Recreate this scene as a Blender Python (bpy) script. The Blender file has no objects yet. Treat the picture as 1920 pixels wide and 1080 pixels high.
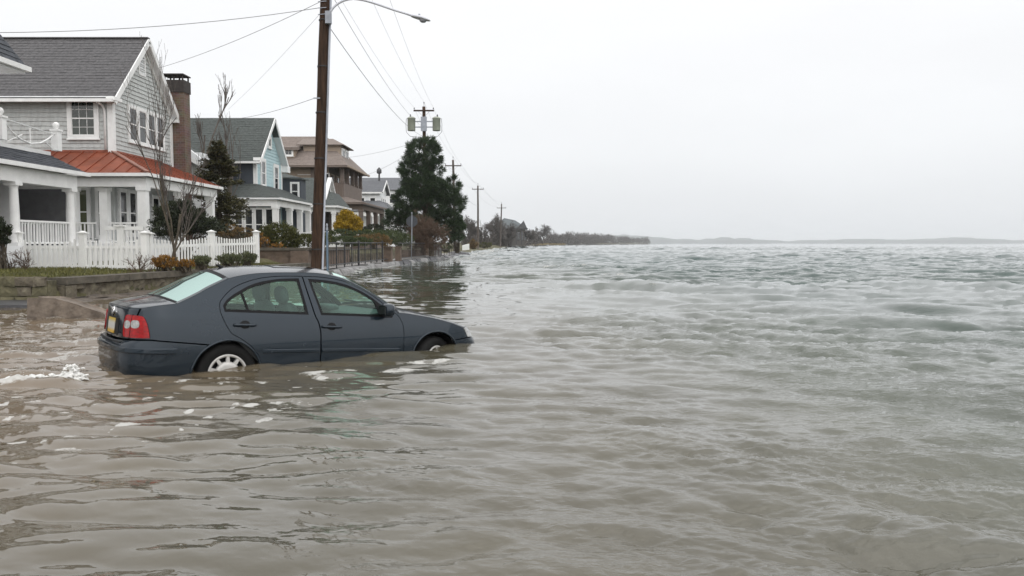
import bpy, math, random
import numpy as np
from mathutils import Vector, Matrix
from mathutils.geometry import delaunay_2d_cdt
random.seed(7)
rng = np.random.default_rng(7)
SC = bpy.context.scene
COL = SC.collection
R = math.radians
# ------------------------------------------------------------------ camera
FPX = 1500.0                      # focal length in pixels of a 1920 px wide frame
CAM_H = 1.31
PIT = math.atan(85 / FPX)
cam_d = bpy.data.cameras.new('camera')
cam_d.sensor_width = 36.0
cam_d.lens = 36.0 * FPX / 1920.0
cam_d.clip_start = 0.05
cam_d.clip_end = 30000
cam = bpy.data.objects.new('camera', cam_d)
COL.objects.link(cam)
cam.location = (0, 0, CAM_H)
cam.rotation_euler = (math.pi / 2 - PIT, 0, 0)
SC.camera = cam
# ------------------------------------------------------------------ world
SUN_EL, SUN_AZ = R(46), R(156)     # azimuth clockwise from +Y (the sea side, a little behind the camera)
world = bpy.data.worlds.new('World')
SC.world = world
world.use_nodes = True
wn = world.node_tree
wn.nodes.clear()
def wnode(t, **k):
    n = wn.nodes.new(t)
    for a, b in k.items():
        setattr(n, a, b)
    return n
sky = wnode('ShaderNodeTexSky', sky_type='NISHITA', sun_disc=False, sun_elevation=SUN_EL, sun_rotation=SUN_AZ,
            air_density=1.5, dust_density=4.0)
skyscale = wnode('ShaderNodeVectorMath', operation='SCALE'); skyscale.inputs['Scale'].default_value = 0.11
hs = wnode('ShaderNodeHueSaturation'); hs.inputs['Saturation'].default_value = 0.25
tc = wnode('ShaderNodeTexCoord')
sep = wnode('ShaderNodeSeparateXYZ')
ramp = wnode('ShaderNodeValToRGB')
cr = ramp.color_ramp
cr.elements[0].position = 0.0; cr.elements[0].color = (0.69, 0.71, 0.735, 1)
cr.elements[1].position = 1.0; cr.elements[1].color = (1.02, 1.03, 1.05, 1)
e = cr.elements.new(0.10); e.color = (0.77, 0.785, 0.805, 1)
e = cr.elements.new(0.28); e.color = (0.855, 0.86, 0.875, 1)
e = cr.elements.new(0.5); e.color = (.93, .935, .95, 1)
mp = wnode('ShaderNodeMapping'); mp.inputs['Scale'].default_value = (1.2, 1.2, 4.0)
nz = wnode('ShaderNodeTexNoise'); nz.inputs['Scale'].default_value = 1.6; nz.inputs['Detail'].default_value = 4
nr = wnode('ShaderNodeMapRange'); nr.inputs['From Min'].default_value = .3; nr.inputs['From Max'].default_value = .7; nr.inputs['To Min'].default_value = 0.955; nr.inputs['To Max'].default_value = 1.035
cl = wnode('ShaderNodeVectorMath', operation='SCALE')
mixn = wnode('ShaderNodeMix', data_type='RGBA'); mixn.inputs['Factor'].default_value = 0.9
bg = wnode('ShaderNodeBackground'); bg.inputs['Strength'].default_value = 1.0
out = wnode('ShaderNodeOutputWorld')
L = wn.links.new
L(tc.outputs['Generated'], sep.inputs[0]); L(sep.outputs['Z'], ramp.inputs['Fac'])
L(tc.outputs['Generated'], mp.inputs['Vector']); L(mp.outputs[0], nz.inputs['Vector']); L(nz.outputs['Fac'], nr.inputs['Value'])
L(ramp.outputs['Color'], cl.inputs[0]); L(nr.outputs['Result'], cl.inputs['Scale'])
L(sky.outputs['Color'], skyscale.inputs[0]); L(skyscale.outputs[0], hs.inputs['Color'])
L(hs.outputs['Color'], mixn.inputs['A']); L(cl.outputs[0], mixn.inputs['B'])
L(mixn.outputs['Result'], bg.inputs['Color']); L(bg.outputs[0], out.inputs['Surface'])
# ------------------------------------------------------------------ sun behind the cloud
sd = bpy.data.lights.new('sun', 'SUN'); sd.energy = 1.5; sd.angle = R(125); sd.color = (1, 0.97, 0.93)
sun = bpy.data.objects.new('sun', sd); COL.objects.link(sun)
sun.rotation_euler = Vector((-math.sin(SUN_AZ) * math.cos(SUN_EL), -math.cos(SUN_AZ) * math.cos(SUN_EL), -math.sin(SUN_EL))).to_track_quat('-Z', 'Y').to_euler()
SC.view_settings.view_transform = 'Standard'
SC.view_settings.look = 'None'
SC.view_settings.exposure = 0.33
SC.view_settings.gamma = 1.0
SC.view_settings.use_curve_mapping = False
SC.cycles.use_denoising = True
SC.cycles.max_bounces = 6
SC.cycles.transparent_max_bounces = 12
SC.cycles.volume_bounces = 1
SC.cycles.caustics_reflective = False
SC.cycles.caustics_refractive = False

def at(px, py, Y):
    """point at forward distance Y seen at photograph pixel (px, py): used to measure real positions"""
    a = (px - 960) / FPX; b = (540 - py) / FPX
    c, s = math.cos(PIT), math.sin(PIT)
    dx, dy, dz = a, c + b * s, -s + b * c
    t = Y / dy
    return Vector((dx * t, Y, CAM_H + dz * t))
def onwater(px, py, z=0.0):
    a = (px - 960) / FPX; b = (540 - py) / FPX
    c, s = math.cos(PIT), math.sin(PIT)
    dx, dy, dz = a, c + b * s, -s + b * c
    t = (z - CAM_H) / dz
    return (dx * t, dy * t)

# ------------------------------------------------------------------ helpers
def spline(P, n=10):
    P = np.array(P, float)
    if len(P) < 3:
        return np.array([P[0] + (P[-1] - P[0]) * t for t in np.linspace(0, 1, n + 1)])
    Q = np.vstack([2 * P[0] - P[1], P, 2 * P[-1] - P[-2]])
    o = []
    for i in range(1, len(Q) - 2):
        a, b, c, d = Q[i - 1], Q[i], Q[i + 1], Q[i + 2]
        for t in np.linspace(0, 1, n, endpoint=False):
            o.append(.5 * (2 * b + (c - a) * t + (2 * a - 5 * b + 4 * c - d) * t * t + (3 * b - a - 3 * c + d) * t ** 3))
    o.append(P[-1])
    return np.array(o)

LOCAL = set()     # things whose parts are written in the thing's own coordinates
def tag(o, label=None, cat=None, group=None, kind=None):
    if label: o['label'] = label
    if cat:
        o['category'] = cat
        if not kind: o['kind'] = 'thing'
    if group: o['group'] = group
    if kind: o['kind'] = kind
    return o
def empty(name, label, cat, loc=(0, 0, 0), group=None):
    o = bpy.data.objects.new(name, None); COL.objects.link(o); o.location = loc
    o.empty_display_size = 0.2
    return tag(o, label, cat, group)
def link(name, me, parent=None):
    o = bpy.data.objects.new(name, me); COL.objects.link(o)
    if parent is not None:
        o.parent = parent
        # geometry is written in world metres: cancel the parents' placement
        bx = Vector((0, 0, 0)); p = parent; loc = False
        while p is not None:
            bx += p.location; loc = loc or p.name in LOCAL; p = p.parent
        if not loc:
            o.location = -bx
    return o
def np_mesh(name, V, F, mat, parent=None, smooth=False):
    """V (n,3), F (m,k) arrays -> one mesh object"""
    V = np.asarray(V, np.float32); F = np.asarray(F, np.int32)
    me = bpy.data.meshes.new(name)
    me.vertices.add(len(V)); me.vertices.foreach_set('co', V.ravel())
    k = F.shape[1]
    me.loops.add(F.size); me.loops.foreach_set('vertex_index', F.ravel())
    me.polygons.add(len(F)); me.polygons.foreach_set('loop_start', np.arange(0, F.size, k, dtype=np.int32))
    if smooth: me.polygons.foreach_set('use_smooth', np.ones(len(F), bool))
    me.update(calc_edges=True)
    if mat: me.materials.append(mat)
    return link(name, me, parent)

def near_plane(y0):
    return lambda u, v, w: (u, y0 - v, w)
def sea_plane(x0):
    return lambda u, v, w: (x0 + v, u, w)
ID = lambda u, v, w: (u, v, w)

class MB:
    def __init__(s): s.v = []; s.f = []; s.sm = []
    def add(s, V, F, smooth=False):
        b = len(s.v); s.v += [tuple(map(float, p)) for p in V]
        s.f += [tuple(i + b for i in f) for f in F]; s.sm += [smooth] * len(F)
        return s
    def box(s, u0, u1, v0, v1, w0, w1, M=ID):
        V = [M(u, v, w) for w in (w0, w1) for v in (v0, v1) for u in (u0, u1)]
        return s.add(V, [(0, 2, 3, 1), (4, 5, 7, 6), (0, 1, 5, 4), (2, 6, 7, 3), (0, 4, 6, 2), (1, 3, 7, 5)])
    def cbox(s, c, d):
        return s.box(c[0] - d[0] / 2, c[0] + d[0] / 2, c[1] - d[1] / 2, c[1] + d[1] / 2, c[2] - d[2] / 2, c[2] + d[2] / 2)
    def slab(s, q, t):
        """four (or n) corners, extruded down by t along the face normal"""
        q = [Vector(p) for p in q]; n = (q[1] - q[0]).cross(q[2] - q[0]).normalized()
        if n.z < 0: n = -n
        V = q + [p - n * t for p in q]; k = len(q)
        F = [tuple(range(k)), tuple(range(2 * k - 1, k - 1, -1))] + [(i, (i + 1) % k, (i + 1) % k + k, i + k) for i in range(k)]
        return s.add(V, F)
    def bar(s, a, b, w, h=None, up=(0, 0, 1)):
        """rectangular bar from a to b, w across and h along 'up'"""
        h = w if h is None else h
        a, b = Vector(a), Vector(b); d = (b - a).normalized(); up = Vector(up)
        x = d.cross(up)
        if x.length < 1e-4: x = d.cross(Vector((1, 0, 0)))
        x.normalize(); z = x.cross(d).normalized()
        V = [p + x * i * w / 2 + z * j * h / 2 for p in (a, b) for i, j in ((-1, -1), (1, -1), (1, 1), (-1, 1))]
        return s.add(V, [(0, 3, 2, 1), (4, 5, 6, 7)] + [(i, (i + 1) % 4, (i + 1) % 4 + 4, i + 4) for i in range(4)])
    def tube(s, P, r, n=8, smooth=True, caps=True):
        P = [Vector(p) for p in P]; m = len(P)
        r = [r] * m if np.isscalar(r) else list(r)
        V = []; ref = Vector((0, 0, 1))
        d0 = (P[1] - P[0]).normalized()
        if abs(d0.z) > .95: ref = Vector((1, 0, 0))
        for i in range(m):
            d = (P[min(i + 1, m - 1)] - P[max(i - 1, 0)]).normalized()
            x = d.cross(ref)
            if x.length < 1e-4: x = d.cross(Vector((0, 1, 0)))
            x.normalize(); y = d.cross(x)
            V += [P[i] + (x * math.cos(2 * math.pi * k / n) + y * math.sin(2 * math.pi * k / n)) * r[i] for k in range(n)]
        F = [(i * n + k, i * n + (k + 1) % n, (i + 1) * n + (k + 1) % n, (i + 1) * n + k) for i in range(m - 1) for k in range(n)]
        s.add(V, F, smooth)
        if caps:
            b = len(s.v) - m * n
            s.f += [tuple(b + k for k in range(n)), tuple(b + (m - 1) * n + k for k in range(n))]; s.sm += [False, False]
        return s
    def lathe(s, prof, c=(0, 0, 0), n=16, axis='z', smooth=True):
        V = []
        for r, h in prof:
            for k in range(n):
                a = 2 * math.pi * k / n
                p = (r * math.cos(a), r * math.sin(a), h) if axis == 'z' else (r * math.cos(a), h, r * math.sin(a))
                V.append((p[0] + c[0], p[1] + c[1], p[2] + c[2]))
        F = [(i * n + k, i * n + (k + 1) % n, (i + 1) * n + (k + 1) % n, (i + 1) * n + k) for i in range(len(prof) - 1) for k in range(n)]
        return s.add(V, F, smooth)
    def poly(s, P, M=ID, v=0.0, t=None):
        """flat polygon of (u,w) points on plane M, pushed out by v, with thickness t inwards"""
        k = len(P)
        if t is None: return s.add([M(p[0], v, p[1]) for p in P], [tuple(range(k))])
        V = [M(p[0], v, p[1]) for p in P] + [M(p[0], v - t, p[1]) for p in P]
        return s.add(V, [tuple(range(k)), tuple(range(2 * k - 1, k - 1, -1))] + [(i, (i + 1) % k, (i + 1) % k + k, i + k) for i in range(k)])
    def build(s, name, mat, parent=None):
        me = bpy.data.meshes.new(name)
        me.from_pydata(s.v, [], s.f)
        if any(s.sm): me.polygons.foreach_set('use_smooth', np.array(s.sm, bool))
        me.update()
        if mat: me.materials.append(mat)
        return link(name, me, parent)

# ------------------------------------------------------------------ materials
MATS = {}
def pm(name, col, rough=.6, var=.12, scale=3.0, bump=0.0, bscale=40.0, metal=0.0, coat=0.0, spec=0.5, stretch=(1, 1, 1), col2=None, thr=None, detail=5, dist=.01):
    m = bpy.data.materials.new(name); m.use_nodes = True
    t = m.node_tree; b = t.nodes['Principled BSDF']
    b.inputs['Roughness'].default_value = rough; b.inputs['Metallic'].default_value = metal
    b.inputs['Coat Weight'].default_value = coat; b.inputs['Coat Roughness'].default_value = .04
    b.inputs['Specular IOR Level'].default_value = spec
    g = t.nodes.new('ShaderNodeNewGeometry')
    mpn = t.nodes.new('ShaderNodeMapping'); mpn.inputs['Scale'].default_value = stretch
    t.links.new(g.outputs['Position'], mpn.inputs['Vector'])
    n = t.nodes.new('ShaderNodeTexNoise'); n.inputs['Scale'].default_value = scale; n.inputs['Detail'].default_value = detail
    n.inputs['Roughness'].default_value = .65
    t.links.new(mpn.outputs[0], n.inputs['Vector'])
    r = t.nodes.new('ShaderNodeValToRGB')
    c = np.array(col); c2 = np.array(col2) if col2 is not None else None
    lo, hi = (thr if thr else (.3, .7))
    r.color_ramp.elements[0].position = lo; r.color_ramp.elements[1].position = hi
    r.color_ramp.elements[0].color = tuple(c * (1 - var)) + (1,)
    r.color_ramp.elements[1].color = (tuple(c2) if c2 is not None else tuple(np.minimum(c * (1 + var), 1))) + (1,)
    t.links.new(n.outputs['Fac'], r.inputs['Fac']); t.links.new(r.outputs['Color'], b.inputs['Base Color'])
    if bump > 0:
        n2 = t.nodes.new('ShaderNodeTexNoise'); n2.inputs['Scale'].default_value = bscale; n2.inputs['Detail'].default_value = 6
        t.links.new(mpn.outputs[0], n2.inputs['Vector'])
        bp = t.nodes.new('ShaderNodeBump'); bp.inputs['Strength'].default_value = bump; bp.inputs['Distance'].default_value = dist
        t.links.new(n2.outputs['Fac'], bp.inputs['Height']); t.links.new(bp.outputs[0], b.inputs['Normal'])
    MATS[name] = m
    return m
def leafmat(name, c1, c2, rough=.55, scale=1.3):
    """foliage: colour differs from leaf to leaf and clump to clump, a little light passes through"""
    m = bpy.data.materials.new(name); m.use_nodes = True
    t = m.node_tree; b = t.nodes['Principled BSDF']; b.inputs['Roughness'].default_value = rough
    b.inputs['Specular IOR Level'].default_value = .3
    g = t.nodes.new('ShaderNodeNewGeometry')
    n = t.nodes.new('ShaderNodeTexNoise'); n.inputs['Scale'].default_value = scale; n.inputs['Detail'].default_value = 3
    t.links.new(g.outputs['Position'], n.inputs['Vector'])
    ad = t.nodes.new('ShaderNodeMath'); ad.operation = 'MULTIPLY_ADD'; ad.inputs[1].default_value = .55; 
    t.links.new(g.outputs['Random Per Island'], ad.inputs[0]); 
    ml = t.nodes.new('ShaderNodeMath'); ml.operation = 'MULTIPLY'; ml.inputs[1].default_value = .6
    t.links.new(n.outputs['Fac'], ml.inputs[0]); t.links.new(ml.outputs[0], ad.inputs[2])
    r = t.nodes.new('ShaderNodeValToRGB'); r.color_ramp.elements[0].position = .2; r.color_ramp.elements[1].position = .85
    r.color_ramp.elements[0].color = c1 + (1,); r.color_ramp.elements[1].color = c2 + (1,)
    t.links.new(ad.outputs[0], r.inputs['Fac']); t.links.new(r.outputs['Color'], b.inputs['Base Color'])
    MATS[name] = m
    return m

white = pm('white_paint', (.80, .80, .79), .5, .08, 2.5, .15, 30)
whitef = pm('fence_paint', (.82, .82, .80), .5, .10, 1.2, .15, 25)
trimw = pm('trim_white', (.78, .79, .80), .5, .08, 1.0)
gshingle = pm('grey_shingle', (.50, .515, .505), .8, .16, 6.0, .4, 60, stretch=(1, 1, .35))
groof = pm('grey_roof_shingle', (.100, .097, .100), .9, .35, 9.0, .5, 120)
droof = pm('dark_roof_shingle', (.058, .064, .075), .85, .35, 8.0, .5, 120)
croof = pm('green_grey_roof_shingle', (.072, .082, .078), .9, .35, 8.0, .5, 120)
broof = pm('brown_roof_shingle', (.20, .165, .145), .9, .25, 7.0, .4, 90)
froof = pm('mid_grey_roof_shingle', (.125, .13, .14), .9, .25, 7.0)
copper = pm('copper_sheet', (.25, .070, .036), .45, .3, 1.6, .12, 8, metal=.25)
copper2 = pm('copper_cap', (.34, .17, .13), .35, .25, 3.0, metal=.3)
bluesid = pm('blue_clapboard', (.43, .58, .61), .6, .08, 2.0)
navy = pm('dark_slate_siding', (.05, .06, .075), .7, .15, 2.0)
brownsid = pm('brown_shingle', (.125, .095, .075), .85, .2, 5.0, .3, 60)
browntrim = pm('brown_trim', (.155, .12, .10), .7, .15, 2.0)
tan = pm('tan_stucco', (.34, .27, .21), .8, .1, 2.0)
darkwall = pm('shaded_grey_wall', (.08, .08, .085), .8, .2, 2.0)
brick = None
def brickmat(name, c1, c2, mortar, scale, bw=.5, rh=.25):
    m = bpy.data.materials.new(name); m.use_nodes = True
    t = m.node_tree; b = t.nodes['Principled BSDF']; b.inputs['Roughness'].default_value = .9
    g = t.nodes.new('ShaderNodeNewGeometry')
    sp = t.nodes.new('ShaderNodeSeparateXYZ'); cb = t.nodes.new('ShaderNodeCombineXYZ')
    ad = t.nodes.new('ShaderNodeMath'); ad.operation = 'ADD'
    t.links.new(g.outputs['Position'], sp.inputs[0]); t.links.new(sp.outputs[0], ad.inputs[0]); t.links.new(sp.outputs[1], ad.inputs[1])
    t.links.new(ad.outputs[0], cb.inputs[0]); t.links.new(sp.outputs[2], cb.inputs[1])
    br = t.nodes.new('ShaderNodeTexBrick'); br.inputs['Scale'].default_value = scale
    br.inputs['Color1'].default_value = c1 + (1,); br.inputs['Color2'].default_value = c2 + (1,); br.inputs['Mortar'].default_value = mortar + (1,)
    br.inputs['Brick Width'].default_value = bw; br.inputs['Row Height'].default_value = rh; br.inputs['Mortar Size'].default_value = .02
    t.links.new(cb.outputs[0], br.inputs['Vector'])
    n = t.nodes.new('ShaderNodeTexNoise'); n.inputs['Scale'].default_value = 2.5; n.inputs['Detail'].default_value = 5
    t.links.new(g.outputs['Position'], n.inputs['Vector'])
    mx = t.nodes.new('ShaderNodeMix'); mx.data_type = 'RGBA'; mx.blend_type = 'MULTIPLY'; mx.inputs['Factor'].default_value = .6
    t.links.new(br.outputs['Color'], mx.inputs['A']); t.links.new(n.outputs['Color'], mx.inputs['B'])
    t.links.new(mx.outputs['Result'], b.inputs['Base Color'])
    bp = t.nodes.new('ShaderNodeBump'); bp.inputs['Strength'].default_value = .6; bp.inputs['Distance'].default_value = .01
    t.links.new(br.outputs['Fac'], bp.inputs['Height']); bp.invert = True
    t.links.new(bp.outputs[0], b.inputs['Normal'])
    return m
brick = brickmat('chimney_brick', (.23, .145, .11), (.16, .10, .075), (.24, .21, .18), 2.2)
soot = pm('sooty_brick', (.045, .038, .035), .9, .3, 5)
winglass = pm('window_glass', (.018, .021, .023), .04, .3, .6, spec=.8)
winglass2 = pm('curtained_glass', (.10, .11, .06), .06, .35, .8, spec=.6)
stone = pm('rough_stone', (.125, .098, .075), .9, .45, 5.0, 1.0, 9, col2=(.185, .165, .115), dist=.05)
capst = pm('concrete_cap', (.070, .062, .048), .85, .4, 4.0, .5, 30, col2=(.135, .118, .092))
mossst = pm('mossy_stone', (.075, .068, .040), .95, .4, 3.0, 1.0, 10, col2=(.16, .145, .085), dist=.04)
blockst = pm('seawall_granite', (.19, .185, .185), .55, .4, 4.0, .6, 12, col2=(.30, .295, .29), dist=.03)
darkst = pm('wet_dark_stone', (.06, .06, .065), .4, .4, 4.0, .6, 12, dist=.03)
brownst = pm('brownstone', (.13, .095, .072), .9, .3, 4.0, .6, 20, dist=.02)
muddyst = pm('muddy_concrete', (.12, .092, .070), .75, .45, 4.5, .9, 16, col2=(.24, .195, .155), dist=.02)
wetmud = pm('wet_mud', (.085, .066, .048), .45, .4, 4.0, 1.0, 12, col2=(.14, .11, .082), dist=.04)
pavem = pm('pavement_concrete', (.26, .25, .24), .85, .2, 2.0, .2, 30)
soil = pm('soil_and_turf', (.060, .062, .028), .95, .4, 1.5, .8, 12, col2=(.13, .115, .055), dist=.03)
seabed = pm('seabed_sand', (.16, .14, .10), .95, .2, .8)
polewood = pm('creosoted_wood', (.030, .017, .010), .85, .45, 6.0, .6, 30, stretch=(3, 3, .25), col2=(.072, .040, .024), spec=.25)
polegrey = pm('weathered_wood', (.085, .07, .06), .9, .3, 5.0, stretch=(3, 3, .3))
galv = pm('galvanised_steel', (.30, .32, .36), .5, .2, 3.0, metal=.2)
lampw = pm('lamp_grey_paint', (.60, .61, .66), .5, .08, 3.0)
trafo = pm('transformer_paint', (.30, .32, .26), .5, .15, 3.0)
wirem = pm('wire_black', (.15, .15, .155), .6, .1)
wireg = pm('wire_grey', (.36, .36, .38), .6, .1)
insul = pm('insulator_glaze', (.05, .05, .055), .2, .1)
iron = pm('black_iron', (.012, .012, .014), .4, .2, 5.0)
blueiron = pm('blue_grey_paint', (.06, .10, .14), .5, .2, 5.0)
signback = pm('aluminium_sign_back', (.045, .05, .06), .6, .2, 5.0)
bark = pm('brown_bark', (.062, .050, .036), .95, .35, 9.0, .5, 40, col2=(.12, .10, .072))
twig = pm('grey_twig', (.10, .085, .075), .95, .3, 4.0)
redtwig = pm('red_brown_twig', (.105, .068, .046), .95, .35, 2.0)
greybark = pm('far_grey_bark', (.10, .088, .08), .95, .25, 1.0)
spruce = leafmat('spruce_needles', (.014, .018, .007), (.075, .068, .022))
spruce2 = leafmat('dark_evergreen_needles', (.009, .015, .009), (.035, .045, .020))
pine = leafmat('pine_needles', (.009, .022, .010), (.050, .080, .032))
hedge = leafmat('hedge_leaves', (.020, .034, .012), (.075, .095, .032))
hedgeb = leafmat('browning_hedge_leaves', (.060, .046, .016), (.19, .115, .040))
bushg = leafmat('bush_leaves', (.022, .030, .007), (.088, .088, .018))
yellow = leafmat('yellow_conifer_leaves', (.15, .10, .006), (.46, .30, .018))
orange = leafmat('orange_leaves', (.10, .045, .010), (.33, .17, .03))
mosses = leafmat('lavender_leaves', (.05, .065, .03), (.14, .15, .075))
grassm = leafmat('grass_blades', (.05, .06, .015), (.17, .16, .05), scale=.7)

# ------------------------------------------------------------------ shoreline
SHORE = np.array([(0, -30), (17.4, -30), (17.5, -10.2), (18, -10.1), (31, -7.9), (31.2, -6.95), (40, -6.7), (50, -6.25), (60, -5.6), (73, -4.8), (76, -5.6), (100, -5.3), (133, -4.6),
                  (200, -1.6), (300, -.5), (490, 2), (786, 78), (1300, 225), (1310, -200), (6000, -3000)], float)
def shore_x(d): return np.interp(d, SHORE[:, 0], SHORE[:, 1])
# ================================================================== ground
def ground_z(X, Y):
    d = X - shore_x(Y)                       # < 0 on land
    land = np.clip(-d / 1.0, 0, 1)
    base = np.where(Y < 31, .47, .27)
    inner = np.clip((-d - 1.6) / 1.2, 0, 1)
    z = base + inner * np.where(Y < 31, .06, .42) + np.clip((-d - 5) / 25, 0, 1) * .6
    z = np.where(Y > 300, np.minimum(z, .5 + np.clip(-d / 60, 0, 1) * 3), z)
    sea = -.42 - np.clip(d / 30, 0, 1) * .8
    return np.where(d < 0, z * land + (1 - land) * np.minimum(z, .2), sea)
gx = np.unique(np.concatenate([np.linspace(-40, 12, 105), np.linspace(-12, -2, 61), [-9000, -4000, -1500, -600, -250, -120, -70, 20, 40, 80, 160, 240, 400, 900, 2500, 9000]]))
gy = np.unique(np.concatenate([np.linspace(-20, 100, 121), [17.45, 17.55, 31.1, 31.3], np.linspace(110, 500, 40), np.linspace(550, 1500, 30), [-9000, -2000, -400, -100, 2000, 3000, 4500, 9000]]))
GX, GY = np.meshgrid(gx, gy)
GZ = ground_z(GX, GY)
n0, n1 = len(gy), len(gx)
ii = (np.arange(n0 - 1)[:, None] * n1 + np.arange(n1 - 1)[None]).ravel()
g = np_mesh('ground', np.stack([GX.ravel(), GY.ravel(), GZ.ravel()], 1), np.stack([ii, ii + 1, ii + 1 + n1, ii + n1], 1), soil, None, True)
tag(g, kind='structure')

# ================================================================== water
def tile(N, Lm, lam, wdir, power, seed, cut=0.0, aniso=0.0):
    r = np.random.default_rng(seed)
    k1 = np.fft.fftfreq(N, Lm / N) * 2 * np.pi
    KX, KY = np.meshgrid(k1, k1)
    K = np.hypot(KX, KY); K[0, 0] = 1
    kp = 2 * np.pi / lam
    w = np.array(wdir) / np.hypot(*wdir)
    cs = (KX * w[0] + KY * w[1]) / K
    P = K ** -4.0 * np.exp(-(kp / K) ** 2) * (np.abs(cs) ** power + .02) * np.exp(-(K * cut) ** 2)
    P[0, 0] = 0
    A = np.sqrt(P) * (r.normal(size=(N, N)) + 1j * r.normal(size=(N, N)))
    h = np.fft.ifft2(A).real; sd_ = h.std()
    dx = np.fft.ifft2(1j * KX / K * A).real / sd_; dy = np.fft.ifft2(1j * KY / K * A).real / sd_
    return (np.stack([h / sd_, dx, dy], -1), N, Lm)
def samp(T, X, Y):
    A, N, Lm = T
    x = (X / Lm * N) % N; y = (Y / Lm * N) % N
    i = np.floor(x).astype(int); j = np.floor(y).astype(int); a = (x - i)[:, None]; b = (y - j)[:, None]
    i %= N; j %= N; i2 = (i + 1) % N; j2 = (j + 1) % N
    return A[j, i] * (1 - a) * (1 - b) + A[j, i2] * a * (1 - b) + A[j2, i] * (1 - a) * b + A[j2, i2] * a * b
T1 = tile(1024, 67.0, 3.3, (-.30, -.95), 4, 11, .06)
T2 = tile(512, 19.0, 1.0, (-.42, -.90), 4, 12, .02)
T3 = tile(512, 5.3, .33, (-.34, -.94), 3, 13, .0055)
T4 = tile(512, 11.0, .55, (-.12, -1.0), 3, 14, .035)
T7 = tile(512, 3.1, .13, (-.38, -.92), 3, 17, .0022)
T5 = tile(256, 90.0, 9.0, (.3, 1), 0, 15, 1.0)      # slow noise for masks
T6 = tile(512, 9.0, .8, (1, .2), 0, 16, .03)         # ragged noise for foam edges
def sstep(a, b, x):
    t = np.clip((x - a) / (b - a), 0, 1); return t * t * (3 - 2 * t)
us = np.concatenate([-np.geomspace(.78, 9, 30)[::-1], np.linspace(-.76, .76, 920), np.geomspace(.78, 9, 30)])
vs = np.concatenate([np.linspace(1.6, .47, 50)[:-1], np.linspace(.47, .05, 430)[:-1], np.linspace(.05, .0097, 280)[:-1], np.linspace(.0097, .0012, 150), np.geomspace(.0011, .00014, 14)])
UU, VV = np.meshgrid(us, vs)
Yw = (CAM_H / VV).ravel(); Xw = UU.ravel() * Yw
# waves -----------------------------------------------------------
m5 = samp(T5, Xw, Yw)[:, 0]
opn = sstep(-2.2, 4.5, Xw + .6 * m5 - .02 * np.clip(Yw - 12, 0, 60) + np.clip(Yw - 14, 0, 30) * .14)
opn = np.where(Yw > 60, np.maximum(opn, .8), opn)
lee = sstep(-.9, -5.5, Xw) * sstep(30, 9, Yw)                       # turbulent muddy corner left of the car
f2 = np.exp(-np.clip(Yw - 50, 0, None) / 80.); f3 = np.exp(-np.clip(Yw - 14, 0, None) / 24.); f1 = np.exp(-np.clip(Yw - 250, 0, None) / 500.)
patch = .65 + .35 * np.clip(m5, -1.5, 1.5)
a1 = (.004 + .074 * (1 - .38 * sstep(10, 20, Yw) + .63 * sstep(35, 75, Yw)) * opn * (.25 + .75 * sstep(6, 24, Yw))) * f1; a2 = (.0035 + .0170 * opn * patch * (1 + .55 * sstep(9, 18, Yw))) * f2; a3 = (.0008 + .0072 * opn * patch + .0022 * lee) * f3
a4 = (.0092 * (1 - opn) + .0022) * np.exp(-np.clip(Yw - 14, 0, None) / 20.)
S1, S2, S3, S4 = samp(T1, Xw, Yw) * a1[:, None], samp(T2, Xw + 3, Yw) * a2[:, None], samp(T3, Xw, Yw + 1) * a3[:, None], samp(T4, Xw * .60, Yw) * a4[:, None]
wind = np.clip(.55 + .6 * samp(T2, Xw * .45 + 5, Yw * .45)[:, 0], 0, 1.6)          # gusts ruffle the surface in patches
a7 = (.0004 + .00155 * sstep(-2.5, 1.5, Xw)) * wind * np.exp(-np.clip(Yw - 6, 0, None) / 4.5)
S7 = samp(T7, Xw, Yw) * a7[:, None]
Z = S1[:, 0] + S2[:, 0] + S3[:, 0] + S4[:, 0] + S7[:, 0]
DX = -(S1[:, 1] * 1.15 + S2[:, 1] * .9 + S3[:, 1] * .55 + S4[:, 1] * .8); DY = -(S1[:, 2] * 1.15 + S2[:, 2] * .9 + S3[:, 2] * .55 + S4[:, 2] * .8)
foam = np.zeros(len(Xw))
rag = samp(T6, Xw, Yw)[:, 0]; rag2 = samp(T6, Xw * 3.1 + 2, Yw * 3.1)[:, 0]
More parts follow.
